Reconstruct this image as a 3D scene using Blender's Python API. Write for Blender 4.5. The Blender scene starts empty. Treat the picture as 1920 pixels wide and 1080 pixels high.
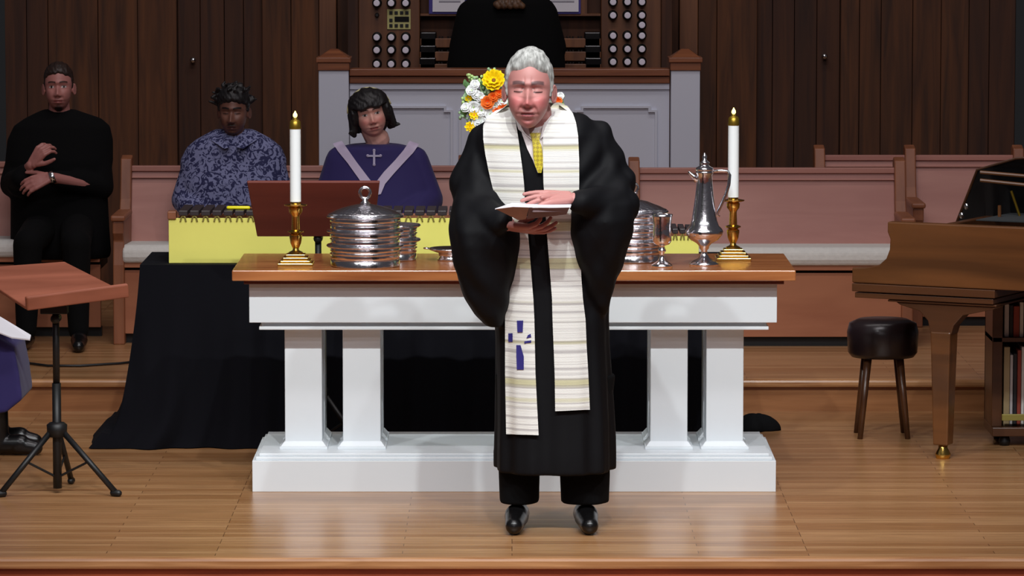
import bpy, bmesh, math, random
import numpy as np
from mathutils import Vector, Matrix, Euler
from mathutils.bvhtree import BVHTree
from math import radians as R, sin, cos, pi, tan

random.seed(7); np.random.seed(7)
SC = bpy.context.scene
COL = SC.collection

# ------------------------------------------------------------------ camera, world, lights
CAMY, CAMZ, F, PITCH = -17.3, 2.55, 8045.0, R(5.65)
cd = bpy.data.cameras.new('camera'); cam = bpy.data.objects.new('camera', cd); COL.objects.link(cam)
cam.location = (0, CAMY, CAMZ); cam.rotation_euler = (pi/2-PITCH, 0, 0)
cd.sensor_width = 36; cd.lens = F/1920*36; cd.clip_start = .5; cd.clip_end = 100
SC.camera = cam

def srgb(r, g, b):
    f = lambda c: (c/255/12.92) if c/255 <= .04045 else ((c/255+.055)/1.055)**2.4
    return (f(r), f(g), f(b), 1)

w = bpy.data.worlds.new('world'); SC.world = w; w.use_nodes = True
w.node_tree.nodes['Background'].inputs[0].default_value = (.60, .56, .64, 1)
w.node_tree.nodes['Background'].inputs[1].default_value = .07

def spot(name, loc, target, power, size, blend, color, radius=.12):
    l = bpy.data.lights.new(name, 'SPOT'); o = bpy.data.objects.new(name, l); COL.objects.link(o)
    o.location = loc; o.rotation_euler = (Vector(target)-Vector(loc)).to_track_quat('-Z', 'Y').to_euler()
    l.energy = power; l.spot_size = R(size); l.spot_blend = blend; l.color = color; l.shadow_soft_size = radius
    return o
def area(name, loc, target, power, sx, sy, color):
    l = bpy.data.lights.new(name, 'AREA'); o = bpy.data.objects.new(name, l); COL.objects.link(o)
    l.shape = 'RECTANGLE'; l.size = sx; l.size_y = sy; l.energy = power; l.color = color
    o.location = loc; o.rotation_euler = (Vector(target)-Vector(loc)).to_track_quat('-Z', 'Y').to_euler()
    return o
spot('stage_spot_center', (.7, -8.2, 8.2), (0, -.85, 1.05), 1330, 31, .9, (.95, 1, 1), .10)
spot('stage_spot_center', (-1.0, -8.2, 8.2), (0, -.85, 1.05), 890, 31, .9, (.95, 1, 1), .10)
spot('stage_spot_left', (-4.2, -8.0, 8.0), (-.3, -.85, 1.0), 1120, 31, .9, (.95, 1, 1), .10)
spot('stage_spot_right', (4.4, -8.0, 8.0), (.4, -.85, 1.0), 1120, 31, .9, (.93, .98, 1), .10)
spot('stage_spot_right', (2.3, -8.2, 8.2), (.2, -.85, 1.05), 450, 31, .9, (.95, 1, 1), .10)
area('stage_fill', (0, -3.5, 9.5), (0, 0, 0), 250, 5, .5, (1, .93, .96))  # added overhead fill that brightens the stage floor, not a real fixture
area('choir_fill', (0, 2.2, 8.0), (0, 5.5, 0), 98, 6, .6, (1, .93, .92))  # added fill to lift the choir, pews and back wall
area('nave_fill', (0, -16.5, 8), (0, 2, .8), 200, 8, .6, (1, .94, .99))  # these three strips are added for reflections in the silver and front fill
area('nave_fill', (0, -13, 8.5), (0, 2, .8), 150, 8, .6, (1, .94, .99))
area('nave_fill', (0, -9.8, 9), (0, 2, .8), 90, 7, .6, (1, .94, .99))

SC.view_settings.view_transform = 'Standard'
SC.view_settings.look = 'None'
SC.view_settings.exposure = 0
SC.view_settings.gamma = 1
SC.view_settings.use_curve_mapping = False

# ------------------------------------------------------------------ helpers
def W(px, py, Y):
    """real point at depth Y that the photograph shows at (px, py)"""
    u = (px-960)/F; v = (540-py)/F
    d = (u, cos(PITCH)+v*sin(PITCH), -sin(PITCH)+v*cos(PITCH))
    t = (Y-CAMY)/d[1]
    return Vector((u*t, Y, CAMZ+d[2]*t))
def X(px, Y, py=540): return W(px, py, Y).x
def Z(py, Y): return W(960, py, Y).z

class MB:
    def __init__(s): s.v = []; s.f = []
    def add(s, vs, fs):
        n = len(s.v); s.v += [tuple(v) for v in vs]; s.f += [tuple(i+n for i in f) for f in fs]; return s
    def box(s, a, b, M=None):
        x0, y0, z0 = a; x1, y1, z1 = b
        vs = [(x0,y0,z0),(x1,y0,z0),(x1,y1,z0),(x0,y1,z0),(x0,y0,z1),(x1,y0,z1),(x1,y1,z1),(x0,y1,z1)]
        if M: vs = [M @ Vector(v) for v in vs]
        return s.add(vs, [(0,3,2,1),(4,5,6,7),(0,1,5,4),(1,2,6,5),(2,3,7,6),(3,0,4,7)])
    def frustum(s, c, w0, d0, w1, d1, z0, z1):
        x, y = c
        vs = [(x-w0,y-d0,z0),(x+w0,y-d0,z0),(x+w0,y+d0,z0),(x-w0,y+d0,z0),(x-w1,y-d1,z1),(x+w1,y-d1,z1),(x+w1,y+d1,z1),(x-w1,y+d1,z1)]
        return s.add(vs, [(0,3,2,1),(4,5,6,7),(0,1,5,4),(1,2,6,5),(2,3,7,6),(3,0,4,7)])
    def lathe(s, prof, n=40, c=(0,0,0), M=None):
        vs = []; fs = []
        for r, z in prof:
            for k in range(n):
                a = 2*pi*k/n; vs.append(Vector((r*cos(a), r*sin(a), z)))
        m = len(prof)
        for i in range(m-1):
            for k in range(n):
                k2 = (k+1) % n; fs.append((i*n+k, i*n+k2, (i+1)*n+k2, (i+1)*n+k))
        fs.append(tuple(range(n-1, -1, -1))); fs.append(tuple((m-1)*n+k for k in range(n)))
        if M: vs = [M @ v for v in vs]
        vs = [v+Vector(c) for v in vs]
        return s.add(vs, fs)
    def tube(s, pts, r, n=10, closed=False):
        pts = [Vector(p) for p in pts]; m = len(pts); rr = r if hasattr(r, '__len__') else [r]*m
        vs = []; fs = []; prev = None
        for i, p in enumerate(pts):
            if closed: t = pts[(i+1) % m]-pts[i-1]
            else: t = pts[min(i+1, m-1)]-pts[max(i-1, 0)]
            t.normalize()
            if prev is None:
                a = Vector((0,0,1)) if abs(t.z) < .9 else Vector((1,0,0)); u = t.cross(a).normalized()
            else: u = (prev-t*prev.dot(t)).normalized()
            prev = u; q = t.cross(u)
            for k in range(n):
                a = 2*pi*k/n; vs.append(p+(u*cos(a)+q*sin(a))*rr[i])
        L = m if closed else m-1
        for i in range(L):
            j = (i+1) % m
            for k in range(n):
                k2 = (k+1) % n; fs.append((i*n+k, j*n+k, j*n+k2, i*n+k2))
        if not closed: fs.append(tuple(range(n))); fs.append(tuple((m-1)*n+k for k in range(n-1, -1, -1)))
        return s.add(vs, fs)
    def capsule(s, p0, p1, r0, r1=None, n=14, flat=None):
        r1 = r0 if r1 is None else r1
        p0 = Vector(p0); p1 = Vector(p1); t = p1-p0
        if t.length < 1e-6: t = Vector((0,0,1e-4))
        t.normalize(); pts = []; rad = []
        for a in (80, 55, 28, 0): pts.append(p0-t*r0*sin(R(a))); rad.append(r0*cos(R(a)))
        for a in (0, 28, 55, 80): pts.append(p1+t*r1*sin(R(a))); rad.append(r1*cos(R(a)))
        return s.tube(pts, rad, n)
    def chain(s, pts, rad, n=14):
        for i in range(len(pts)-1): s.capsule(pts[i], pts[i+1], rad[i], rad[i+1], n)
        return s
    def ell(s, c, r, M=None, nu=24, nv=14):
        vs = []; fs = []
        for i in range(nv+1):
            b = -pi/2+pi*i/nv; b = max(min(b, pi/2-.02), -pi/2+.02)
            for k in range(nu):
                a = 2*pi*k/nu; vs.append(Vector((r[0]*cos(b)*cos(a), r[1]*cos(b)*sin(a), r[2]*sin(b))))
        for i in range(nv):
            for k in range(nu):
                k2 = (k+1) % nu; fs.append((i*nu+k, i*nu+k2, (i+1)*nu+k2, (i+1)*nu+k))
        fs.append(tuple(range(nu-1, -1, -1))); fs.append(tuple(nv*nu+k for k in range(nu)))
        if M: vs = [M @ v for v in vs]
        return s.add([v+Vector(c) for v in vs], fs)
    def loft(s, rows, n=48, fold=None, e=2.0):
        """rows: (cx, cy, z, rx, ry) closed loft of superellipses"""
        vs = []; fs = []
        for i, (cx, cy, z, rx, ry) in enumerate(rows):
            for k in range(n):
                a = 2*pi*k/n; ca, sa = cos(a), sin(a)
                x = math.copysign(abs(ca)**(2/e), ca); y = math.copysign(abs(sa)**(2/e), sa)
                m = 1+(fold(a, z) if fold else 0)
                vs.append((cx+rx*x*m, cy+ry*y*m, z))
        m = len(rows)
        for i in range(m-1):
            for k in range(n):
                k2 = (k+1) % n; fs.append((i*n+k, i*n+k2, (i+1)*n+k2, (i+1)*n+k))
        fs.append(tuple(range(n-1, -1, -1))); fs.append(tuple((m-1)*n+k for k in range(n)))
        return s.add(vs, fs)
    def prism(s, poly, y0, y1, axes='xz'):
        """poly in two axes, extruded along the third"""
        n = len(poly)
        def mk(p, t):
            if axes == 'xz': return (p[0], t, p[1])
            if axes == 'yz': return (t, p[0], p[1])
            return (p[0], p[1], t)
        vs = [mk(p, y0) for p in poly]+[mk(p, y1) for p in poly]
        fs = [tuple(range(n)), tuple(range(2*n-1, n-1, -1))]
        for k in range(n): k2 = (k+1) % n; fs.append((k, k+n, k2+n, k2))
        return s.add(vs, fs)
    def mesh(s, name='m'):
        me = bpy.data.meshes.new(name); me.from_pydata(s.v, [], s.f); me.validate()
        bm = bmesh.new(); bm.from_mesh(me); bmesh.ops.recalc_face_normals(bm, faces=bm.faces); bm.to_mesh(me); bm.free()
        return me

def finish(me, name, mat, parent=None, smooth=False, bevel=0, origin=None, props=None):
    """link mesh whose vertices are in world (or thing-local) space; move it into its parent's frame"""
    base = Vector((0,0,0))
    p = parent
    while p is not None: base += p.location; p = p.parent
    if origin is not None: base = Vector(origin)
    if base.length: me.transform(Matrix.Translation(-base))
    o = bpy.data.objects.new(name, me); COL.objects.link(o)
    if parent is not None: o.parent = parent
    elif origin is not None: o.location = origin
    if mat is not None and not me.materials: me.materials.append(mat)
    if smooth: me.shade_smooth()
    if bevel:
        b = o.modifiers.new('bevel', 'BEVEL'); b.width = bevel; b.segments = 2; b.limit_method = 'ANGLE'; b.angle_limit = R(40)
    return o
def build(mb, name, mat, parent=None, smooth=False, bevel=0, origin=None, angle=None):
    me = mb.mesh(name)
    o = finish(me, name, mat, parent, smooth, bevel, origin)
    if angle: me.set_sharp_from_angle(angle=R(angle))
    return o
def thing(name, label, cat, loc=(0,0,0), rz=0, group=None):
    o = bpy.data.objects.new(name, None); COL.objects.link(o); o.empty_display_size = .1
    o.location = loc; o.rotation_euler = (0, 0, rz); o['label'] = label; o['category'] = cat
    if group: o['group'] = group
    return o
def tag(o, label, cat, group=None):
    o['label'] = label; o['category'] = cat
    if group: o['group'] = group
    return o
def struct(o): o['kind'] = 'structure'; return o
def local(mb, name, mat, t, **k):
    """mesh already in the thing's own frame"""
    return build(mb, name, mat, t, origin=(0,0,0), **k)
def kids(o): return [c for c in COL.objects if c.parent == o]
def copy_tree(o, parent=None, loc=None, rz=None, label=None):
    c = o.copy(); COL.objects.link(c)
    if parent is not None: c.parent = parent
    if loc is not None: c.location = loc
    if rz is not None: c.rotation_euler = (0, 0, rz)
    if label: c['label'] = label
    for ch in kids(o): copy_tree(ch, c)
    return c
def remesh(mb, voxel, smooth=6, factor=.5):
    me = mb.mesh('tmp'); o = bpy.data.objects.new('tmp', me); COL.objects.link(o)
    m = o.modifiers.new('r', 'REMESH'); m.mode = 'VOXEL'; m.voxel_size = voxel; m.adaptivity = 0
    if smooth:
        s = o.modifiers.new('s', 'SMOOTH'); s.iterations = smooth; s.factor = factor
    dg = bpy.context.evaluated_depsgraph_get(); dg.update()
    out = bpy.data.meshes.new_from_object(o.evaluated_get(dg), depsgraph=dg)
    bpy.data.objects.remove(o); bpy.data.meshes.remove(me)
    return out
def bvh_of(me):
    return BVHTree.FromPolygons([v.co[:] for v in me.vertices], [p.vertices[:] for p in me.polygons])

# ------------------------------------------------------------------ materials
def nm(name):
    m = bpy.data.materials.new(name); m.use_nodes = True
    return m, m.node_tree.nodes, m.node_tree.links, m.node_tree.nodes['Principled BSDF']
def plain(name, c, rough=.6, metal=0, noise=.0, nscale=8, spec=.5, sheen=0, bump=0, bscale=60):
    m, N, L, b = nm(name)
    b.inputs['Base Color'].default_value = c; b.inputs['Roughness'].default_value = rough; b.inputs['Metallic'].default_value = metal
    b.inputs['Specular IOR Level'].default_value = spec
    if sheen: b.inputs['Sheen Weight'].default_value = sheen
    tc = N.new('ShaderNodeTexCoord')
    if noise:
        t = N.new('ShaderNodeTexNoise'); t.inputs['Scale'].default_value = nscale; t.inputs['Detail'].default_value = 5
        L.new(tc.outputs['Object'], t.inputs['Vector'])
        r = N.new('ShaderNodeValToRGB'); r.color_ramp.elements[0].position = .3; r.color_ramp.elements[1].position = .7
        r.color_ramp.elements[0].color = tuple(x*(1-noise) for x in c[:3])+(1,)
        r.color_ramp.elements[1].color = tuple(min(1, x*(1+noise)) for x in c[:3])+(1,)
        L.new(t.outputs['Fac'], r.inputs[0]); L.new(r.outputs[0], b.inputs['Base Color'])
    if bump:
        t = N.new('ShaderNodeTexNoise'); t.inputs['Scale'].default_value = bscale; t.inputs['Detail'].default_value = 3
        L.new(tc.outputs['Object'], t.inputs['Vector'])
        bp = N.new('ShaderNodeBump'); bp.inputs['Strength'].default_value = bump; bp.inputs['Distance'].default_value = .01
        L.new(t.outputs['Fac'], bp.inputs['Height']); L.new(bp.outputs[0], b.inputs['Normal'])
    return m
def wood(name, c1, c2, axis='x', rough=.4, scale=6, stretch=14, c3=None, rnd=.25, coat=0):
    """grain runs along axis; every object gets a slightly different tone"""
    m, N, L, b = nm(name)
    tc = N.new('ShaderNodeTexCoord'); mp = N.new('ShaderNodeMapping'); oi = N.new('ShaderNodeObjectInfo')
    sc = [stretch]*3; sc['xyz'.index(axis)] = 1.0
    mp.inputs['Scale'].default_value = sc
    L.new(tc.outputs['Object'], mp.inputs['Vector'])
    ml = N.new('ShaderNodeMath'); ml.operation = 'MULTIPLY'; ml.inputs[1].default_value = 37
    L.new(oi.outputs['Random'], ml.inputs[0])
    cx = N.new('ShaderNodeCombineXYZ')
    for i in range(3): L.new(ml.outputs[0], cx.inputs[i])
    L.new(cx.outputs[0], mp.inputs['Location'])
    t = N.new('ShaderNodeTexNoise'); t.inputs['Scale'].default_value = scale/3; t.inputs['Detail'].default_value = 6; t.inputs['Distortion'].default_value = .6
    L.new(mp.outputs[0], t.inputs['Vector'])
    r = N.new('ShaderNodeValToRGB'); r.color_ramp.elements[0].position = .32; r.color_ramp.elements[1].position = .68
    r.color_ramp.elements[0].color = c1; r.color_ramp.elements[1].color = c2
    if c3: e = r.color_ramp.elements.new(.5); e.color = c3
    L.new(t.outputs['Fac'], r.inputs[0])
    h = N.new('ShaderNodeHueSaturation'); mr = N.new('ShaderNodeMapRange')
    mr.inputs['To Min'].default_value = 1-rnd; mr.inputs['To Max'].default_value = 1+rnd
    L.new(oi.outputs['Random'], mr.inputs['Value']); L.new(mr.outputs[0], h.inputs['Value'])
    L.new(r.outputs[0], h.inputs['Color']); L.new(h.outputs[0], b.inputs['Base Color'])
    b.inputs['Roughness'].default_value = rough
    if coat: b.inputs['Coat Weight'].default_value = coat; b.inputs['Coat Roughness'].default_value = .15
    bp = N.new('ShaderNodeBump'); bp.inputs['Strength'].default_value = .12; bp.inputs['Distance'].default_value = .005
    L.new(t.outputs['Fac'], bp.inputs['Height']); L.new(bp.outputs[0], b.inputs['Normal'])
    return m
def plank_floor(name, c1, c2, mort):
    m, N, L, b = nm(name)
    tc = N.new('ShaderNodeTexCoord'); br = N.new('ShaderNodeTexBrick')
    br.inputs['Scale'].default_value = 1; br.inputs['Brick Width'].default_value = 1.1; br.inputs['Row Height'].default_value = .057
    br.inputs['Mortar Size'].default_value = .0012; br.inputs['Color1'].default_value = c1; br.inputs['Color2'].default_value = c2; br.inputs['Mortar'].default_value = mort
    br.offset = .37; br.offset_frequency = 3
    L.new(tc.outputs['Object'], br.inputs['Vector'])
    mp = N.new('ShaderNodeMapping'); mp.inputs['Scale'].default_value = (1.2, 22, 22); L.new(tc.outputs['Object'], mp.inputs['Vector'])
    t = N.new('ShaderNodeTexNoise'); t.inputs['Scale'].default_value = 3; t.inputs['Detail'].default_value = 6; L.new(mp.outputs[0], t.inputs['Vector'])
    mx = N.new('ShaderNodeMix'); mx.data_type = 'RGBA'; mx.blend_type = 'MULTIPLY'; mx.inputs['Factor'].default_value = .55
    rr = N.new('ShaderNodeValToRGB'); rr.color_ramp.elements[0].position = .3; rr.color_ramp.elements[0].color = (.45,.40,.36,1); rr.color_ramp.elements[1].position = .62
    L.new(t.outputs['Fac'], rr.inputs[0]); L.new(br.outputs['Color'], mx.inputs['A']); L.new(rr.outputs[0], mx.inputs['B'])
    L.new(mx.outputs['Result'], b.inputs['Base Color']); b.inputs['Roughness'].default_value = .32
    b.inputs['Coat Weight'].default_value = .15; b.inputs['Coat Roughness'].default_value = .2
    return m

M = {}
M['floor'] = plank_floor('oak_floor', srgb(188,142,98), srgb(160,112,70), srgb(84,52,30))
M['nosing'] = wood('oak_nosing', srgb(150,100,60), srgb(190,140,95), 'x', .3, rnd=0)
M['riser'] = wood('oak_riser', srgb(140,90,52), srgb(165,112,70), 'x', .4, rnd=0)
M['front_riser'] = wood('front_riser_wood', srgb(130,58,34), srgb(160,78,46), 'x', .4, rnd=0)
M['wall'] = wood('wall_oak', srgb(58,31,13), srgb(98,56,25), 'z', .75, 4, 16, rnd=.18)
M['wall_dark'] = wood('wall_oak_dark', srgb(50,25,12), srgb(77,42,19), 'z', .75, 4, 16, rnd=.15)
M['wall_trim'] = wood('wall_trim_oak', srgb(92,54,30), srgb(122,76,44), 'z', .45, 4, 16, rnd=.1)
M['side'] = plain('side_wall_paint', srgb(46,50,52), .9)
M['pew'] = wood('pew_wood', srgb(168,112,100), srgb(186,132,118), 'x', .45, 3, 7, rnd=.03)
M['pew_end'] = wood('pew_end_wood', srgb(128,76,50), srgb(152,94,62), 'z', .45, 4, 10, rnd=.05)
M['pew_front'] = wood('pew_front_wood', srgb(160,98,68), srgb(182,118,84), 'x', .45, 3, 7, rnd=.03)
M['cushion'] = plain('pew_cushion_cloth', srgb(218,215,208), .95, noise=.05, nscale=40, bump=.2)
M['black'] = plain('black_plastic', srgb(10,10,12), .5)
M['white'] = plain('white_paint', srgb(222,227,231), .45)
M['screen_white'] = plain('screen_white_paint', srgb(208,212,224), .55)
M['cap'] = wood('cap_wood', srgb(112,62,38), srgb(146,88,54), 'x', .4, rnd=.05)
M['table_top'] = wood('table_top_oak', srgb(138,78,42), srgb(176,112,66), 'x', .25, 5, 12, rnd=.02, coat=.4)
M['table_lip'] = wood('table_lip_oak', srgb(100,40,20), srgb(120,56,30), 'x', .4, rnd=.02)
M['brass'] = plain('brass', srgb(222,184,96), .2, 1, bump=.03, bscale=200)
M['silver'] = plain('silver', srgb(240,238,242), .17, 1, bump=.10, bscale=70)
M['silver_dull'] = plain('silver_engraved', srgb(232,230,236), .2, 1, bump=.3, bscale=70)
M['candle'] = plain('candle_wax', srgb(236,240,240), .5)
M['stand_wood'] = wood('stand_mahogany', srgb(128,70,50), srgb(158,92,70), 'x', .4, 4, 9, rnd=.02)
M['stand_back'] = wood('stand_back_mahogany', srgb(92,36,26), srgb(108,46,34), 'x', .5, 4, 9, rnd=.02)
M['drape'] = plain('black_drape', srgb(11,11,17), .95, spec=.15)
M['yellow'] = plain('yellow_cloth', srgb(228,222,112), .85, noise=.03, nscale=5)
M['bright_yellow'] = plain('bright_yellow_plastic', srgb(240,228,20), .4)
M['bar'] = plain('rosewood_bar', srgb(50,42,44), .4)
M['resonator'] = plain('resonator_metal', srgb(150,138,70), .4, .3)
M['robe'] = plain('black_robe_cloth', srgb(7,7,11), .7, bump=.05, bscale=30, spec=.2)
M['suit'] = plain('black_suit_cloth', srgb(9,9,10), .9, spec=.15)
M['trousers'] = plain('black_trousers_cloth', srgb(8,8,10), .9, spec=.15)
M['shoe'] = plain('black_leather', srgb(14,13,14), .3)
M['purple'] = plain('purple_robe_cloth', srgb(40,30,92), .8, sheen=.1)
M['lilac'] = plain('lilac_satin', srgb(200,186,212), .5)
M['shirt_white'] = plain('white_shirt_cloth', srgb(226,216,216), .8)
M['paper'] = plain('paper', srgb(225,222,228), .8)
M['paper_tan'] = plain('tan_paper', srgb(172,138,122), .8, noise=.12, nscale=12)
M['paper_grey'] = plain('grey_paper', srgb(128,106,108), .8, noise=.1, nscale=20)
M['ink'] = plain('ink', srgb(70,64,90), .8)
M['piano'] = wood('piano_walnut', srgb(80,48,24), srgb(114,70,36), 'x', .3, 3, 8, rnd=.04, coat=.3)
M['piano_dark'] = wood('piano_walnut_dark', srgb(66,38,20), srgb(88,52,28), 'x', .35, 3, 8, rnd=.04)
M['lacquer'] = plain('black_lacquer', srgb(12,11,12), .22)
M['leather'] = plain('brown_black_leather', srgb(34,24,26), .3, bump=.1, bscale=20)
M['chrome'] = plain('chrome', srgb(220,220,220), .15, 1)
M['knob_face'] = plain('ivory_face', srgb(235,228,240), .4)
M['ivory'] = plain('ivory_keys', srgb(200,190,175), .4)
M['panel_green'] = plain('sage_panel', srgb(190,184,120), .6)
M['folder'] = plain('violet_folder', srgb(60,50,130), .6)
M['vase'] = plain('green_glazed_vase', srgb(90,120,96), .3)
M['stem'] = plain('flower_stem', srgb(70,110,56), .6)
M['leaf'] = plain('leaf', srgb(96,140,84), .6, noise=.2, nscale=30)
M['leaf2'] = plain('pale_leaf', srgb(150,182,140), .6, noise=.2, nscale=30)
M['petal_y'] = plain('yellow_petal', srgb(252,222,10), .6)
M['petal_o'] = plain('orange_petal', srgb(240,128,46), .6, noise=.15, nscale=30)
M['petal_w'] = plain('white_petal', srgb(246,248,248), .6)
M['bud_g'] = plain('green_bud', srgb(176,206,132), .6)
M['bronze'] = plain('flower_heart', srgb(120,74,14), .7)
M['gold_dark'] = plain('gold_follower', srgb(150,122,40), .35, .8)
M['flame'] = plain('flame', (1,.85,.3,1), .5)
_b = M['flame'].node_tree.nodes['Principled BSDF']; _b.inputs['Emission Color'].default_value = (1,.88,.25,1); _b.inputs['Emission Strength'].default_value = 2.5

def stole_material():
    m, N, L, b = nm('woven_stole_cloth')
    g = N.new('ShaderNodeTexCoord'); sx = N.new('ShaderNodeSeparateXYZ'); L.new(g.outputs['Object'], sx.inputs[0])
    def n1(scale, lo, hi, c0, c1):
        t = N.new('ShaderNodeTexNoise'); t.noise_dimensions = '1D'; t.inputs['Scale'].default_value = scale; t.inputs['Detail'].default_value = 2
        L.new(sx.outputs['Z'], t.inputs['W'])
        r = N.new('ShaderNodeValToRGB'); r.color_ramp.elements[0].position = lo; r.color_ramp.elements[1].position = hi
        r.color_ramp.elements[0].color = c0; r.color_ramp.elements[1].color = c1
        L.new(t.outputs['Fac'], r.inputs[0]); return r
    a = n1(13, .56, .66, (1,1,1,1), srgb(222,218,182)); c = n1(60, .50, .68, (1,1,1,1), srgb(206,203,206))
    mx = N.new('ShaderNodeMix'); mx.data_type = 'RGBA'; mx.blend_type = 'MULTIPLY'; mx.inputs['Factor'].default_value = 1
    L.new(a.outputs[0], mx.inputs['A']); L.new(c.outputs[0], mx.inputs['B'])
    m2 = N.new('ShaderNodeMix'); m2.data_type = 'RGBA'; m2.blend_type = 'MULTIPLY'; m2.inputs['Factor'].default_value = 1
    m2.inputs['B'].default_value = srgb(238,236,230)
    L.new(mx.outputs['Result'], m2.inputs['A']); L.new(m2.outputs['Result'], b.inputs['Base Color'])
    b.inputs['Roughness'].default_value = .75
    w_ = N.new('ShaderNodeTexWave'); w_.bands_direction = 'Z'; w_.inputs['Scale'].default_value = 60; w_.inputs['Distortion'].default_value = 1
    L.new(g.outputs['Object'], w_.inputs['Vector'])
    bp = N.new('ShaderNodeBump'); bp.inputs['Strength'].default_value = .25; bp.inputs['Distance'].default_value = .004
    L.new(w_.outputs['Fac'], bp.inputs['Height']); L.new(bp.outputs[0], b.inputs['Normal'])
    return m
M['stole'] = stole_material()
def tie_material():
    m, N, L, b = nm('yellow_tie_silk')
    g = N.new('ShaderNodeTexCoord'); mp = N.new('ShaderNodeMapping'); mp.inputs['Rotation'].default_value = (0, R(45), 0); L.new(g.outputs['Object'], mp.inputs[0])
    c = N.new('ShaderNodeTexChecker'); c.inputs['Scale'].default_value = 90; L.new(mp.outputs[0], c.inputs['Vector'])
    c.inputs['Color1'].default_value = srgb(206,188,40); c.inputs['Color2'].default_value = srgb(168,146,34)
    L.new(c.outputs['Color'], b.inputs['Base Color']); b.inputs['Roughness'].default_value = .45
    return m
M['tie'] = tie_material()
def paisley_material():
    m, N, L, b = nm('navy_print_shirt_cloth')
    g = N.new('ShaderNodeTexCoord'); t = N.new('ShaderNodeTexNoise'); t.inputs['Scale'].default_value = 26; t.inputs['Detail'].default_value = 1.5; t.inputs['Distortion'].default_value = 2.6
    L.new(g.outputs['Object'], t.inputs['Vector'])
    r = N.new('ShaderNodeValToRGB'); r.color_ramp.elements[0].position = .46; r.color_ramp.elements[0].color = srgb(36,38,80)
    r.color_ramp.elements[1].position = .52; r.color_ramp.elements[1].color = srgb(124,128,166)
    L.new(t.outputs['Fac'], r.inputs[0]); L.new(r.outputs[0], b.inputs['Base Color']); b.inputs['Roughness'].default_value = .85
    return m
M['paisley'] = paisley_material()
def skin_material(name):
    m, N, L, b = nm(name)
    a = N.new('ShaderNodeVertexColor'); a.layer_name = 'pigment_and_shade'
    L.new(a.outputs['Color'], b.inputs['Base Color']); b.inputs['Roughness'].default_value = .5
    b.inputs['Subsurface Weight'].default_value = .02; b.inputs['Subsurface Radius'].default_value = (.012,.005,.003)
    return m
M['skin'] = skin_material('skin')
def hair_material(name, c, c2=None, rough=.5, scale=60):
    m, N, L, b = nm(name)
    g = N.new('ShaderNodeTexCoord'); mp = N.new('ShaderNodeMapping'); mp.inputs['Scale'].default_value = (2.2,1,.5); L.new(g.outputs['Object'], mp.inputs[0])
    t = N.new('ShaderNodeTexNoise'); t.inputs['Scale'].default_value = scale; t.inputs['Detail'].default_value = 4; L.new(mp.outputs[0], t.inputs['Vector'])
    r = N.new('ShaderNodeValToRGB'); r.color_ramp.elements[0].position = .35; r.color_ramp.elements[1].position = .65
    r.color_ramp.elements[0].color = c; r.color_ramp.elements[1].color = c2 or c
    L.new(t.outputs['Fac'], r.inputs[0]); L.new(r.outputs[0], b.inputs['Base Color']); b.inputs['Roughness'].default_value = rough
    bp = N.new('ShaderNodeBump'); bp.inputs['Strength'].default_value = .6; bp.inputs['Distance'].default_value = .004
    L.new(t.outputs['Fac'], bp.inputs['Height']); L.new(bp.outputs[0], b.inputs['Normal'])
    return m
M['hair_grey'] = hair_material('grey_hair', srgb(132,132,128), srgb(196,196,192), .7, 45)
M['hair_brown'] = hair_material('dark_brown_hair', srgb(34,22,18), srgb(50,32,24))
M['hair_black'] = hair_material('black_hair', srgb(16,14,15), srgb(30,27,28), .5)
M['hair_long'] = hair_material('light_brown_hair', srgb(64,42,28), srgb(104,72,46))

# ================================================================== SETTING
YR = 2.62          # riser of the chancel step
ZP = .15           # level of the choir platform
YF = -1.62         # front edge of the stage floor
YW = 7.0           # panelled wall
struct(build(MB().box((-5, YF, -.12), (5, YR+.1, 0)), 'floor', M['floor']))
struct(build(MB().box((-5, YF-.035, -.042), (5, YF+.03, .001)), 'trim_1', M['nosing'], bevel=.012))
struct(build(MB().box((-5, YF-.012, -.17), (5, YF, -.03)), 'trim_2', M['front_riser']))
struct(build(MB().box((-5, YF-.40, -.21), (5, YF+.02, -.17)), 'trim_5', M['nosing'], bevel=.01))
struct(build(MB().box((-7, -22, -.5), (7, YF+.02, -.34)), 'floor_nave', M['front_riser']))
struct(build(MB().box((-5, YF-.38, -.34), (5, YF+.02, -.21)), 'trim_6', M['front_riser']))
struct(build(MB().box((-5, YR, 0), (5, YR+.03, ZP-.03)), 'trim_3', M['riser']))
struct(build(MB().box((-5, YR-.03, ZP-.035), (5, YR+.03, ZP+.001)), 'trim_4', M['nosing'], bevel=.012))
struct(build(MB().box((-5, YR+.03, 0), (5, YW+.6, ZP)), 'floor_platform', M['floor']))
struct(build(MB().box((-1.35, 5.45, ZP), (1.35, YW-.05, .62)), 'floor_organ_dais', M['floor']))

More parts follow.
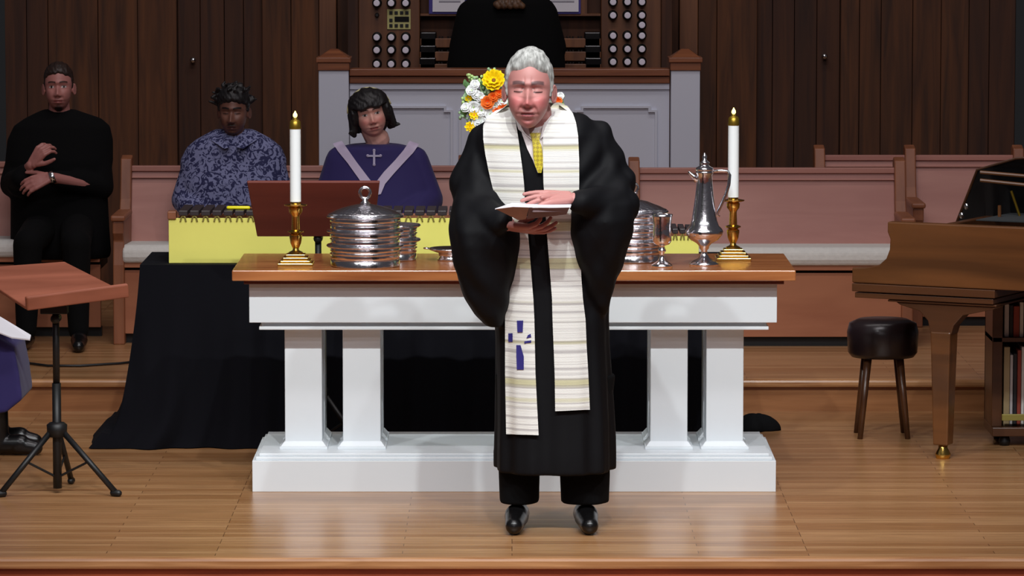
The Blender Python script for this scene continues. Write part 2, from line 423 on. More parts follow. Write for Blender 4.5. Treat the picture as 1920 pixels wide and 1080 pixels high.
# back wall of vertical oak boards
wb = struct(build(MB().box((-4, YW+.16, 0), (4, YW+.25, 4.2)), 'wall_back', M['wall_dark']))
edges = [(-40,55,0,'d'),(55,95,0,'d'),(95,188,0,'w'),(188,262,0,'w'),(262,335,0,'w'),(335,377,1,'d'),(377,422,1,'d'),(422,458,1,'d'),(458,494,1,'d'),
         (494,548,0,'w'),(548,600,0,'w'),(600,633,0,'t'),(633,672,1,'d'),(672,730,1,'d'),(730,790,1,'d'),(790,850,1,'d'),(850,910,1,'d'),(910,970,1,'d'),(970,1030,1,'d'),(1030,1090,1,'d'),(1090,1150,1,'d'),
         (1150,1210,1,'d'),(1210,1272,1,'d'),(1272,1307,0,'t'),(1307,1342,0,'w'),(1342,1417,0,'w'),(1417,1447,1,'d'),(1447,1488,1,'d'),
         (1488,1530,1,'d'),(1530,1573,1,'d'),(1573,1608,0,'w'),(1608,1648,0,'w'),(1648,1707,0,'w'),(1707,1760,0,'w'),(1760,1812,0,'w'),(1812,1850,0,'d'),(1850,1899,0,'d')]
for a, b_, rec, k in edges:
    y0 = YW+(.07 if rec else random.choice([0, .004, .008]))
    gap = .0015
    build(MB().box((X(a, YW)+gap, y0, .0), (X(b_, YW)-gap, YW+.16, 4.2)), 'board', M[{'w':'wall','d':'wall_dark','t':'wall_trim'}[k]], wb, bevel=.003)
for px, py in ((363,112), (1545,105)):
    p = W(px, py, YW+.07)
    k = MB().lathe([(.008,0),(.008,.03),(.016,.035),(.018,.045),(.012,.055),(.003,.058)], 20, p, Matrix.Rotation(R(90), 4, 'X'))
    build(k, 'wall_knob', M['chrome'], wb, smooth=True)
struct(build(MB().box((-5, YW-.0, 0), (X(15, YW)-.0, YW+.2, 4.2)), 'wall_left', M['side']))
struct(build(MB().box((X(1899, YW), YW-.0, 0), (5, YW+.2, 4.2)), 'wall_right', M['side']))

# ================================================================== ORGAN SCREEN (white rail with oak cap)
YS = 5.3
sc_ = thing('organ_rail', 'white panelled rail with oak cap and square posts in front of the organ', 'railing', (0, YS, ZP))
xl, xr = X(657, YS), X(1254, YS)
build(MB().box((xl, YS+.02, ZP), (xr, YS+.07, Z(155, YS))), 'rail_panel', M['screen_white'], sc_)
build(MB().box((xl, YS-.03, Z(142, YS)), (xr, YS+.13, Z(129, YS))).box((xl, YS-.01, Z(156, YS)), (xr, YS+.10, Z(143, YS))), 'rail_cap', M['cap'], sc_, bevel=.004)
build(MB().box((xl, YS+.005, Z(168, YS)), (xr, YS+.03, Z(156, YS))), 'rail_moulding', M['screen_white'], sc_, bevel=.003)
for a, b_ in ((600,656), (1256,1310)):
    x0, x1 = X(a, YS), X(b_, YS); cx = (x0+x1)/2; hw = (x1-x0)/2
    p = build(MB().box((x0, YS-.06, ZP), (x1, YS+.11, Z(131, YS))), 'post', M['screen_white'], sc_, bevel=.004)
    build(MB().box((x0-.004, YS-.07, Z(131,YS)), (x1+.004, YS+.12, Z(116,YS))).box((x0-.012, YS-.08, Z(116,YS)), (x1+.012, YS+.13, Z(107,YS)))
          .frustum((cx, YS+.025), hw+.002, .09, .02, .02, Z(107,YS), Z(92,YS)), 'post_cap', M['cap'], sc_, bevel=.003)
def notched(x0, x1, z0, z1, n): 
    return [(x0+n,z1),(x1-n,z1),(x1-n,z1-n*.6),(x1,z1-n*.6),(x1,z0+n*.6),(x1-n,z0+n*.6),(x1-n,z0),(x0+n,z0),(x0+n,z0+n*.6),(x0,z0+n*.6),(x0,z1-n*.6),(x0+n,z1-n*.6)]
for a, b_ in ((699,845), (865,1062), (1081,1227)):
    x0, x1 = X(a, YS), X(b_, YS); z1, z0 = Z(203, YS), ZP+.15
    outer = notched(x0, x1, z0, z1, .035); cxm, czm = (x0+x1)/2, (z0+z1)/2
    ow = notched(x0-.012, x1+.012, z0-.012, z1+.012, .035)
    n = len(outer); mb = MB()
    vs = []; 
    for ring, y in ((ow, YS+.02), (ow, YS+.004), (outer, YS+.004), (outer, YS+.02)):
        vs += [(p[0], y, p[1]) for p in ring]
    fs = []
    for r in range(3):
        for k in range(n): k2 = (k+1) % n; fs.append((r*n+k, r*n+k2, (r+1)*n+k2, (r+1)*n+k))
    mb.add(vs, fs)
    build(mb, 'panel_moulding', M['screen_white'], sc_)

# ================================================================== ORGAN CONSOLE
YO = 6.55
oc = thing('organ_console', 'brown oak organ console with rows of white stop knobs behind the organist', 'organ', (0, YO, .62))
for side, (a, b_) in enumerate(((674,788), (1126,1238))):
    x0, x1 = X(a, YO), X(b_, YO)
    jamb = build(MB().box((x0, YO, .62), (x1, YO+.25, Z(-60, YO))), 'stop_jamb', M['wall_trim'], oc, bevel=.004)
    build(MB().box((x0-.06 if side == 0 else x1, YO-.05, .62), (x0 if side == 0 else x1+.06, YO+.3, Z(-60, YO))), 'side_panel', M['wall_dark'], oc, bevel=.004)
    xs = (707,734,761) if side == 0 else (1149,1176,1203)
    spots_ = []
    if side == 0:
        spots_ = [(x, y) for y in (-20, 5, 69, 93, 119) for x in xs]
    else:
        spots_ = [(x, y) for y in (-22, 3, 28, 66, 91, 115) for x in xs]+[(1203,46)]
    for x, y in spots_:
        p = W(x, y, YO)
        kb = MB().lathe([(.027,0),(.027,.012),(.02,.016),(.015,.02),(.015,.055),(.0215,.06),(.0215,.074),(.019,.077)], 20, p, Matrix.Rotation(R(90), 4, 'X'))
        k = build(kb, 'stop_knob', M['black'], oc, smooth=True)
        build(MB().lathe([(.0175,.0765),(.0175,.079),(.014,.0805)], 20, p, Matrix.Rotation(R(90), 4, 'X')), 'knob_face', M['knob_face'], k)
p = W(707, 28, YO); build(MB().lathe([(.012,0),(.012,.02),(.008,.03)], 16, p, Matrix.Rotation(R(90), 4, 'X')), 'key_switch', M['black'], oc)
a, b_ = W(726, 55, YO), W(770, 17, YO)
pn = build(MB().box((a.x, YO-.008, a.z), (b_.x, YO, b_.z)), 'memory_panel', M['panel_green'], oc, bevel=.002)
for i, y in enumerate((24, 38, 48)):
    for j, x in enumerate((733, 743, 753, 763)):
        if i == 1 and j > 0: continue
        q = W(x, y, YO-.008); build(MB().box((q.x-.009, q.y-.006, q.z-.009), (q.x+.009, q.y, q.z+.009)), 'button', M['black'], pn, bevel=.001)
q0, q1 = W(740, 41, YO-.008), W(767, 31, YO-.008)
build(MB().box((q0.x, q0.y-.003, q0.z), (q1.x, q0.y, q1.z)), 'display', M['lacquer'], pn)
xa, xb = X(789, YO), X(1125, YO)
build(MB().box((xa, YO+.12, .62), (xb, YO+.16, Z(-60, YO))), 'back_board', M['wall_dark'], oc)
for i, (ya, yb, dy) in enumerate(((120,127,-.22), (97,104,-.12), (72,79,-.02))):   # three manuals, each with slip and keys
    Y0 = YO+dy
    z0 = Z(yb, Y0)
    build(MB().box((xa, Y0, z0-.03), (xb, Y0+.03, Z(ya, Y0))), 'key_slip', M['wall_trim'], oc, bevel=.003)
    for s in (0, 1):
        e = xa if s == 0 else xb-.09
        build(MB().box((e, Y0+.0, z0-.03), (e+.09, Y0+.13, z0+.055)), 'key_cheek', M['lacquer'], oc, bevel=.006)
    ks = MB()
    nk = 52
    for k in range(nk):
        x0 = xa+.09+(xb-xa-.18)*k/nk; ks.box((x0+.0006, Y0+.03, z0+.0), (x0+(xb-xa-.18)/nk-.0006, Y0+.13, z0+.016))
    o = build(ks, 'white_keys', M['ivory'], oc); o['kind'] = 'stuff'
    ks = MB()
    for k in range(nk):
        if k % 7 in (2, 6): continue
        x0 = xa+.09+(xb-xa-.18)*(k+.72)/nk; ks.box((x0, Y0+.07, z0+.014), (x0+.009, Y0+.13, z0+.028))
    o = build(ks, 'black_keys', M['lacquer'], oc); o['kind'] = 'stuff'
build(MB().box((xa, YO+.02, Z(30, YO)), (xb, YO+.12, Z(26, YO))), 'music_ledge', M['wall_trim'], oc)
build(MB().box((X(1078,YO), YO+.03, Z(26,YO)), (X(1100,YO), YO+.05, Z(-50,YO))), 'music_desk_side', M['wall_trim'], oc)
# bench for the organist
ob = thing('organ_bench', 'dark wooden organ bench hidden under the organist in black', 'bench', (0, 6.05, .62))
build(MB().box((-.55, 5.9, 1.10), (.55, 6.2, 1.14)), 'seat', M['wall_dark'], ob, bevel=.005)
for s in (-1, 1): build(MB().box((s*.5-.02, 5.92, .62), (s*.5+.02, 6.18, 1.10)), 'side_support', M['wall_dark'], ob, bevel=.003)
# open folders on the music desk
for a, b_, lab, c in ((812, 872, 'open violet folder with white music sheet left of the organist', 1), (1015, 1084, 'white music sheet on the desk right of the organist', 0)):
    Yp = YO-.0
    t = thing('music_folder', lab, 'sheet music', W((a+b_)/2, 24, Yp))
    if c: build(MB().box((X(a,Yp)-.02, Yp+.01, Z(26,Yp)), (X(b_,Yp)+.06, Yp+.018, Z(-55,Yp))), 'cover', M['folder'], t)
    else: build(MB().box((X(a,Yp)-.06, Yp+.01, Z(26,Yp)), (X(b_,Yp)+.012, Yp+.018, Z(-55,Yp))), 'cover', M['folder'], t)
    pg = build(MB().box((X(a,Yp), Yp+.002, Z(22,Yp)), (X(b_,Yp), Yp+.009, Z(-52,Yp))), 'page', M['paper'], t)
    mb = MB()
    for y in range(2, -50, -8):
        for q in (0, 2): mb.box((X(a+12,Yp), Yp+.0008, Z(y+q+.5,Yp)), (X(b_-8,Yp), Yp+.002, Z(y+q-.3,Yp)))
    build(mb, 'printed_staves', M['ink'], pg)

# ================================================================== PEWS
def make_pew(name, label, p_left, p_right, zf, ends=(1,1), group='wooden choir pews', divider=None):
    """p_left, p_right: back-rest top line ends (x, y)"""
    L_ = (Vector(p_right)-Vector(p_left)).length; a = math.atan2(p_right[1]-p_left[1], p_right[0]-p_left[0])
    t = thing(name, label, 'pew', (p_left[0], p_left[1], zf), a, group)
    bk = MB(); bk.prism([(-.10,.46),(-.075,.46),(.02,.84),(-.005,.84)], 0, L_, 'yz'); local(bk, 'backrest', M['pew'], t, bevel=.003)
    local(MB().box((0,-.022,.835),(L_,.03,.862)).box((0,-.03,.80),(L_,-.01,.806)), 'top_rail', M['pew'], t, bevel=.004)
    local(MB().box((0,-.50,.385),(L_,-.08,.41)), 'seat_board', M['pew_front'], t, bevel=.003)
    c = MB(); c.prism([(-.515,.41),(-.525,.44),(-.52,.475),(-.49,.50),(-.11,.485),(-.085,.475),(-.085,.41)], .02, L_-.02, 'yz'); local(c, 'cushion', M['cushion'], t, bevel=.012, smooth=False)
    local(MB().box((0,-.475,.05),(L_,-.445,.37)), 'front_panel', M['pew_front'], t, bevel=.002)
    local(MB().box((0,-.43,.0),(L_,-.40,.05)).box((0,-.44,.345),(L_,-.08,.385)), 'gap_shade', M['black'], t)  # black blocks standing in for shade in the toe and under-seat gaps
    prof = [(-.53,0),(.05,0),(.05,.30),(.055,.60),(.07,.90),(.03,.915),(-.045,.90),(-.10,.70),(-.14,.64),(-.46,.635),(-.53,.62),(-.53,.56),(-.50,.52),(-.52,.40)]
    for i, x in enumerate(([0] if ends[0] else [])+([L_] if ends[1] else [])+([divider] if divider else [])):
        e = MB(); e.prism(prof, x-.028, x+.028, 'yz'); local(e, 'end_panel', M['pew_end'], t, bevel=.006)
        local(MB().box((x-.037,-.545,.62),(x+.037,-.13,.65)), 'armrest', M['pew_end'], t, bevel=.01)
    return t
YB = 4.45
make_pew('choir_pew', 'light wooden pew with grey cushion right of the silver flagon', (X(1188,YB), YB), (X(1684,YB), YB), ZP)
make_pew('choir_pew', 'rear wooden pew whose end rises behind the right pew, partly behind the piano', (X(1534,5.4), 5.4), (X(1905,5.4), 5.4), ZP, divider=X(1703,5.4)-X(1534,5.4))
make_pew('choir_pew', 'wooden pew carrying the man in navy print shirt and the woman in purple robe', (X(240,4.6), 4.6), (X(870,4.6), 4.6), ZP)
make_pew('choir_pew', 'pew at the far left under the man in black suit', (X(-190,4.9), 4.9), (X(205,4.9), 4.9), ZP, ends=(1,0))

# ================================================================== COMMUNION TABLE
ct = thing('communion_table', 'white communion table with brown oak top behind the minister', 'table', (0, .37, 0))
xc = X(963, 0)
ZT = Z(507, 0)
x0, x1 = X(435, 0), X(1492, 0)
build(MB().box((x0, 0, Z(527,0)), (x1, .76, ZT)), 'tabletop', M['table_top'], ct, bevel=.004)
build(MB().box((x0+.045, .04, Z(535,0)), (x1-.045, .72, Z(527,0))), 'tabletop_lip', M['table_lip'], ct, bevel=.003)
YA = .085
build(MB().box((X(467,YA), YA, Z(605,YA)), (X(1457,YA), .68, Z(534,0))), 'apron', M['white'], ct, bevel=.002)
build(MB().box((X(489,YA), YA+.035, Z(614,YA)), (X(1438,YA), .65, Z(604,YA))).box((X(485,YA), YA+.012, Z(619,YA)), (X(1442,YA), .665, Z(613,YA))), 'apron_moulding', M['white'], ct, bevel=.002)
zb = Z(852, .03)
for yy in (.195, .47):
    for a, b_ in ((533,603), (642,713), (1220,1290), (1325,1395)):
        xa_, xb_ = X(a,.195), X(b_,.195); h = (xb_-xa_)/2; cx = (xa_+xb_)/2
        leg = build(MB().box((xa_, yy, zb), (xb_, yy+2*h, Z(617, YA))), 'leg', M['white'], ct, bevel=.004)
        m = MB(); m.box((cx-h-.022, yy-.022, zb), (cx+h+.022, yy+2*h+.022, zb+.012)); m.frustum((cx, yy+h), h+.018, h+.018, h+.002, h+.002, zb+.012, zb+.032)
        build(m, 'leg_moulding', M['white'], leg, bevel=.002)
build(MB().box((X(471,.03), .03, 0), (X(1457,.03), .76, zb-.026)), 'base', M['white'], ct, bevel=.002)
build(MB().box((X(477,.03), .045, zb-.026), (X(1451,.03), .75, zb-.012)).box((X(483,.03), .06, zb-.012), (X(1445,.03), .735, zb)), 'base_moulding', M['white'], ct, bevel=.003)

# ---- candlesticks
def make_candlestick(label, px, Y):
    t = thing('candlestick', label, 'candlestick', (X(px, Y), Y, ZT))
    s = MB()
    for i, (h, z0, z1) in enumerate(((.072,0,.014),(.062,.014,.024),(.052,.024,.036),(.040,.036,.048))): s.box((-h,-h,z0),(h,h,z1))
    local(s, 'base', M['brass'], t, bevel=.003)
    pr = [(.030,.048),(.030,.054),(.014,.062),(.012,.07),(.016,.078),(.022,.092),(.026,.115),(.026,.125),(.018,.13),(.032,.137),(.032,.141),(.016,.147),(.0165,.15),(.0145,.20),(.0165,.205),(.018,.208),(.026,.218),(.028,.235),(.022,.24),(.046,.246),(.047,.250),(.03,.253),(.02,.256),(.02,.262),(.005,.262)]
    o = local(MB().lathe(pr, 36), 'stem', M['brass'], t, smooth=True); o.data.set_sharp_from_angle(angle=R(35))
    c = local(MB().lathe([(.0225,.262),(.0225,.56),(.018,.563)], 32), 'candle', M['candle'], t, smooth=True); c.data.set_sharp_from_angle(angle=R(35))
    f = local(MB().lathe([(.0235,.56),(.0245,.562),(.022,.59),(.016,.597),(.010,.599),(.010,.606)], 28), 'brass_follower', M['gold_dark'], t, smooth=True)
    local(MB().lathe([(.004,.606),(.009,.612),(.0085,.620),(.004,.628),(.001,.634)], 12), 'flame', M['flame'], f, smooth=True)
    return t
make_candlestick('brass candlestick with white candle at the left end of the table', 555, .22)
make_candlestick('brass candlestick with white candle right of the silver flagon', 1374, .46)

# ---- communion tray stacks
def tray_prof(z, r=.155, h=.062):
    return [(.02,z),(r-.010,z),(r-.003,z+.004),(r+.001,z+.012),(r-.001,z+.022),(r+.003,z+.026),(r-.006,z+.030),(r+.001,z+.036),(r+.003,z+.043),(r+.001,z+h-.013),(r+.012,z+h-.010),(r+.017,z+h-.005),(r+.014,z+h),(.02,z+h)]
def make_trays(label, px, Y, n, lid=True, r=.150, rings=True):
    t = thing('communion_tray_stack', label, 'tray stack', (X(px, Y), Y, ZT))
    z = 0
    o = local(MB().lathe([(.02,0),(r-.004,0),(r,.003),(r,.026),(r-.004,.03),(.02,.03)], 64), 'tray_base', M['silver'], t, smooth=True); o.data.set_sharp_from_angle(angle=R(50)); z = .028
    for k in range(n):
        o = local(MB().lathe(tray_prof(z, r), 64), 'tray', M['silver'], t, smooth=True); o.data.set_sharp_from_angle(angle=R(50)); z += .060
    if lid:
        o = local(MB().lathe([(.02,z),(r+.004,z),(r+.010,z+.006),(r-.005,z+.012),(r-.02,z+.020),(r-.05,z+.031),(.06,z+.040),(.03,z+.046),(.004,z+.050)], 64), 'lid', M['silver_dull'], t, smooth=True)
        k = MB().lathe([(.022,z+.05),(.016,z+.056),(.010,z+.064),(.012,z+.072)], 24); k.tube([(.021*cos(a), 0, z+.092+.023*sin(a)) for a in [2*pi*i/24 for i in range(24)]], .007, 10, True)
        local(k, 'lid_handle', M['silver'], o, smooth=True)
    return t
make_trays('tall silver communion tray stack with ring-handled lid left of the minister', 685, .19, 3, r=.142)
t = make_trays('lower silver bread plate stack peeking out behind the tall left tray stack', 742, .46, 2, False, r=.088)
make_trays('silver communion tray stack half hidden at the minister\'s right side', 1186, .42, 3, r=.132)
t = thing('bread_plate', 'small footed silver bread plate left of the minister\'s sleeve', 'plate', (X(846,.45), .45, ZT))
local(MB().lathe([(.02,0),(.055,0),(.06,.004),(.05,.012),(.052,.03),(.09,.044),(.096,.048),(.09,.052),(.05,.04),(.02,.038)], 48), 'plate', M['silver'], t, smooth=True)
local(MB().tube([(-.085,0,.047),(-.105,.012,.05),(-.112,0,.05),(-.105,-.012,.05),(-.085,0,.047)], .004, 8), 'handle', M['silver'], t, smooth=True)

# ---- chalice
t = thing('chalice', 'small silver chalice in front of the right tray stack', 'chalice', (X(1241,.16), .16, ZT))
o = local(MB().lathe([(a*1.15,b) for a,b in [(.005,0),(.037,0),(.038,.005),(.03,.014),(.014,.026),(.008,.04),(.008,.056),(.014,.063),(.014,.07),(.008,.078),(.010,.086),(.026,.092),(.034,.106),(.033,.14),(.032,.17),(.036,.205),(.038,.215),(.036,.215),(.031,.18),(.030,.12),(.004,.10)]], 40), 'cup', M['silver'], t, smooth=True)
# ---- flagon
Yf = .24
t = thing('flagon', 'tall silver flagon with handle and flame-shaped finial beside the right candlestick', 'flagon', (X(1320,Yf), Yf, ZT))
pr = [(.005,0),(.060,0),(.062,.005),(.048,.016),(.024,.028),(.013,.045),(.012,.06),(.020,.068),(.020,.076),(.030,.088),(.058,.105),(.074,.124),(.078,.138),(.072,.150),(.060,.162),(.052,.185),(.045,.23),(.038,.28),(.033,.33),(.031,.37),(.036,.378),(.036,.384),(.030,.388),(.030,.30)]
o = local(MB().lathe(pr, 48), 'body', M['silver'], t, smooth=True)
ld = local(MB().lathe([(.030,.386),(.038,.390),(.034,.40),(.020,.408),(.016,.415),(.022,.42),(.014,.426),(.008,.434),(.010,.445),(.006,.455),(.001,.462)], 36), 'lid', M['silver'], t, smooth=True)
local(MB().tube([(.034,0,.385),(.07,0,.388),(.095,0,.385),(.103,0,.37),(.10,0,.33),(.088,0,.29),(.07,0,.25),(.058,0,.225),(.052,0,.205),(.064,0,.20)], [.006]*3+[.007]*5+[.005,.003], 10), 'handle', M['silver'], t, smooth=True)
local(MB().tube([(-.03,0,.345),(-.045,0,.365),(-.060,0,.378),(-.066,0,.384)], [.012,.010,.007,.004], 10), 'spout', M['silver'], t, smooth=True)

# ---- flowers on the table centre
YV = .46
fa = thing('flower_arrangement', 'bouquet of yellow, orange and white flowers behind the minister\'s shoulder', 'flowers', (X(950,YV), YV, ZT))
o = build(MB().lathe([(.005,0),(.07,0),(.072,.01),(.05,.03),(.06,.08),(.085,.15),(.08,.2),(.06,.25),(.066,.27),(.055,.27),(.05,.2),(.004,.1)], 36, (X(950,YV), YV, ZT)), 'vase', M['vase'], fa, smooth=True)
VC = Vector((X(950,YV), YV, ZT+.26))
def bloom(c, r, layers, mat, heart=None, facing=Vector((0,-1,.25)), name='bloom', wide=.55):
    q = facing.normalized().to_track_quat('Z', 'Y').to_matrix(); mb = MB()
    for li, (n, rr, lift) in enumerate(layers):
        for k in range(n):
            a = 2*pi*k/n+li*.5+random.uniform(-.1,.1); L_ = r*rr; wdt = L_*wide
            pts = []
            for (u, v, h) in ((.12,0,0),(.5,-.5,.25),(.5,.5,.25),(.85,-.42,.55),(.85,.42,.55),(1.0,0,.6),(.5,0,.12)):
                rad = u*L_; x = rad*cos(a)-v*wdt*sin(a); y = rad*sin(a)+v*wdt*cos(a); z = h*lift*r+.002*li
                pts.append(c+q @ Vector((x, y, z)))
            mb.add(pts, [(0,1,6),(0,6,2),(1,3,6),(6,4,2),(3,5,6),(6,5,4)])
    o = build(mb, name, mat, fa)
    if heart: build(MB().ell(c+q @ Vector((0,0,.06*r)), (r*.22,)*3, None, 10, 8), 'flower_heart', heart, o, smooth=True)
    build(MB().tube([c, (c+VC)/2+Vector((0,.02,-.03)), VC+Vector((0,0,-.1))], .0025, 6), 'stem', M['stem'], o)
    return o
def fw(px, py, dy=0): return W(px, py, YV-.02+dy)
bloom(fw(926,152,-.04), .050, [(12,1,.5),(10,.85,.9),(8,.6,1.1)], M['petal_y'], M['bronze'], Vector((-.1,-1,.5)))
bloom(fw(889,216,-.05), .022, [(8,1,.5),(6,.7,1)], M['petal_y'], M['petal_o'])
bloom(fw(881,238,-.05), .023, [(8,1,.5),(6,.7,1.2),(5,.4,1.5)], M['petal_y'])
bloom(fw(879,186,-.02), .017, [(7,1,1.4),(5,.7,1.8)], M['petal_y'])
for x, y, r in ((914,193,.030),(925,183,.024),(943,205,.024),(931,210,.02),(936,176,.022),(1046,190,.02)):
    bloom(fw(x,y,-.05), r, [(7,1,.6),(6,.75,1.1),(5,.45,1.5)], M['petal_o'], None, wide=.9)
for x, y, r in ((888,199,.024),(873,204,.018),(886,168,.02),(892,160,.017),(905,208,.026),(918,216,.026),(902,226,.026),(912,236,.024),(893,232,.022),(925,228,.022),(940,190,.02),(944,181,.017),(930,198,.018),(891,178,.018),(953,215,.02),(1049,182,.014),(896,245,.02),(945,225,.02),(900,182,.018),(935,240,.022)):
    bloom(fw(x+random.uniform(-2,2), y+random.uniform(-2,2), -.04), r*1.25, [(6,1,.5),(5,.75,1.0),(4,.45,1.3)], M['petal_w'], M['bud_g'], Vector((random.uniform(-.4,.4),-1,random.uniform(-.1,.5))), wide=1.0)
for x, y in ((921,136),(884,146),(890,153),(928,140),(875,190),(1047,181),(1050,195),(916,140),(897,148),(905,170),(870,215),(898,190)):   # small buds on sprigs
    sp = MB(); c = fw(x, y, -.02)
    sp.tube([c, (c+VC)/2+Vector((0,.03,0)), VC], .0018, 5)
    for k in range(9): sp.ell(c+Vector((random.uniform(-.018,.018), random.uniform(-.015,.015), random.uniform(-.018,.018))), (.0065,)*3, None, 8, 6)
    build(sp, 'bud_sprig', M['bud_g'] if random.random() < .6 else M['leaf2'], fa, smooth=True)
for k in range(60):
    a = random.uniform(0, 2*pi); el = random.uniform(-.5, 1.3); rr = random.uniform(.06, .165)
    c = fw(912, 195)+Vector((rr*.75*cos(a)*cos(el), rr*.4*sin(a)*cos(el)+.02, rr*.9*sin(el)-.02))
    if k < 12: c = fw(1015, 205)+Vector((rr*.6*cos(a), rr*.3*sin(a)+.02, rr*.35*sin(el)))
    d = (c-VC).normalized()+Vector((random.uniform(-.5,.5), random.uniform(-.5,.2), random.uniform(-.3,.3))); d.normalize()
    s = d.cross(Vector((0,1,.3))).normalized(); L_ = random.uniform(.03,.055); wd = L_*.28
    mb = MB().add([c, c+d*L_*.35+s*wd, c+d*L_*.35-s*wd+Vector((0,.004,0)), c+d*L_*.75+s*wd*.7, c+d*L_*.75-s*wd*.7, c+d*L_, c+d*L_*.5+Vector((0,-.005,0))], [(0,1,6),(0,6,2),(1,3,6),(2,6,4),(3,5,6),(4,6,5)])
    build(mb, 'leaf', M['leaf'] if k % 2 else M['leaf2'], fa)

# ================================================================== DRAPED TABLE AND INSTRUMENTS
ZD = .80
def drape():
    xl, xr = X(262,1.4), X(1372,1.4); yf, yb = 1.42, 2.05
    path = []
    path += [(xl, yb-(yb-yf)*k/12) for k in range(12)]
    path += [(xl+(xr-xl)*k/150, yf) for k in range(150)]
    path += [(xr, yf+(yb-yf)*k/12) for k in range(12)]
    path += [(xr-(xr-xl)*k/40, yb) for k in range(40)]
    n = len(path); levels = 22; vs = []; fs = []
    for j in range(levels+1):
        tt = j/levels; z = ZD*(1-tt)
        for i, (x, y) in enumerate(path):
            s = i/n*2*pi
            f = (sin(i*.33+1.3*sin(i*.05))*.5+.35*sin(i*.83+2+tt))*tt**1.2
            ox = 0; oy = 0
            if i < 14: ox = -(.05*tt+.03*tt**2)-.02*f
            if 8 <= i < 166: oy = -.05*tt-.045*f-(.08*tt**5*(1-i/80) if i < 80 else 0)
            if i < 40: ox -= (.05*tt**1.5+.10*tt**14)*(1-max(0, i-14)/26)
            if 160 < i < 176: ox += .05*tt+.02*f
            if i >= 176: oy = .03*tt+.02*f
            sag = .010*sin(i*.21)*(1 if j == 0 else 0)
            zz = z+(.004 if j == levels else 0)+(.02*sin(i*.4)*(tt**4) if j < levels else 0)
            if i < 14 and j == levels-1: zz = .07
            vs.append((x+ox, y+oy, max(zz, .004)))
    for j in range(levels):
        for i in range(n):
            k = (i+1) % n; fs.append((j*n+i, j*n+k, (j+1)*n+k, (j+1)*n+i))
    fs.append(tuple(range(n)))
    return MB().add(vs, fs)
o = build(drape(), 'table_drape', M['drape'], None, smooth=True, origin=(X(800,1.7), 1.7, 0)); o.data.set_sharp_from_angle(angle=R(60))
tag(o, 'long black cloth draped to the floor over the instrument table behind the communion table', 'cloth')
# loose corner of cloth puddling on the floor at the left
def blob(c, rx, ry, rz, seed, name, mat, parent=None, amp=.25, freq=9):
    rs = random.Random(seed); mb = MB(); ph = [rs.uniform(0,6) for _ in range(4)]; nu, nv = 40, 14; vs = []; fs = []
    for i in range(nv+1):
        b = (pi/2)*i/nv
        for k in range(nu):
            a = 2*pi*k/nu; m = 1+amp*(.5*sin(3*a+ph[0])+.3*sin(5*a+ph[1])+.2*sin(freq*a+ph[2]+b*2))
            vs.append((c[0]+rx*cos(b)*cos(a)*m, c[1]+ry*cos(b)*sin(a)*m, c[2]+rz*sin(b)*(1+amp*.6*sin(4*a+ph[3])*cos(b))))
    for i in range(nv):
        for k in range(nu): k2 = (k+1) % nu; fs.append((i*nu+k, i*nu+k2, (i+1)*nu+k2, (i+1)*nu+k))
    fs.append(tuple(range(nu-1,-1,-1)))
    return mb.add(vs, fs)
c = W(1418, 800, 1.95); c.z = .0
o = build(blob(c, .095, .08, .075, 3, '', None), 'cloth_bundle', M['trousers'], None, smooth=True, origin=(c.x, c.y, 0)); tag(o, 'crumpled black cloth bundle on the floor right of the communion table legs', 'cloth')
def make_marimba(label, name, cat, px0, px1, ytop, ybot, Y, sp, ends):
    x0, x1 = X(px0,Y), X(px1,Y); zt, z_ = Z(ytop,Y), ZD
    t = thing(name, label, cat, ((x0+x1)/2, Y+.2, z_))
    build(MB().box((x0, Y, z_), (x1, Y+.012, zt)), 'front_cloth', M['yellow'], t, bevel=.002)
    build(MB().box((x0, Y+.012, zt-.05), (x1, Y+.04, zt-.01)).box((x0, Y+.36, zt-.05), (x1, Y+.39, zt-.01)).box((x0, Y+.02, z_), (x0+.03, Y+.38, zt-.01)).box((x1-.03, Y+.02, z_), (x1, Y+.38, zt-.01)), 'frame', M['pew_end'], t, bevel=.003)
    if ends: build(MB().box((x0-.004, Y-.01, zt-.005), (x0+.034, Y+.06, zt+.03)), 'end_block', M['pew_end'], t, bevel=.004)
    n = int((x1-x0-.06)/sp)
    bar_me = None; res_me = None
    for k in range(n):
        xx = x0+.045+k*sp
        bl = .34-.12*k/n
        b0 = MB().box((xx, Y-.012, zt+.012), (xx+sp*.8, Y-.012+bl, zt+.034)); build(b0, 'bar', M['bar'], t, bevel=.003)
        r0 = MB().tube([(xx+sp*.15, Y-.004, zt-.014), (xx+sp*.25, Y-.004, zt+.004), (xx+sp*.4, Y-.004, zt+.010), (xx+sp*.55, Y-.004, zt+.004), (xx+sp*.65, Y-.004, zt-.014)], .004, 6)
        build(r0, 'bar_post', M['resonator'], t)
    return t
YX = 1.5
make_marimba('long marimba with yellow front cloth and dark bars in front of the choir', 'marimba', 'instrument', 317, 1120, 409, 495, YX, .0495, True)
make_marimba('short yellow-fronted glockenspiel between the chalice and the flagon', 'glockenspiel', 'instrument', 1200, 1310, 443, 495, YX+.0, .032, False)
p = W(447, 388, YX+.06)
m = thing('yellow_mallet', 'bright yellow mallet grip lying across the marimba bars', 'mallet', p)
zz = Z(409,YX)+.034+.0075
build(MB().capsule((p.x-.045, p.y, zz), (p.x+.045, p.y-.005, zz), .0075), 'grip', M['bright_yellow'], m, smooth=True)
build(MB().tube([(p.x+.04, p.y, zz-.002), (p.x+.2, p.y+.04, zz-.003)], .004, 8), 'shaft', M['stand_wood'], m, smooth=True)

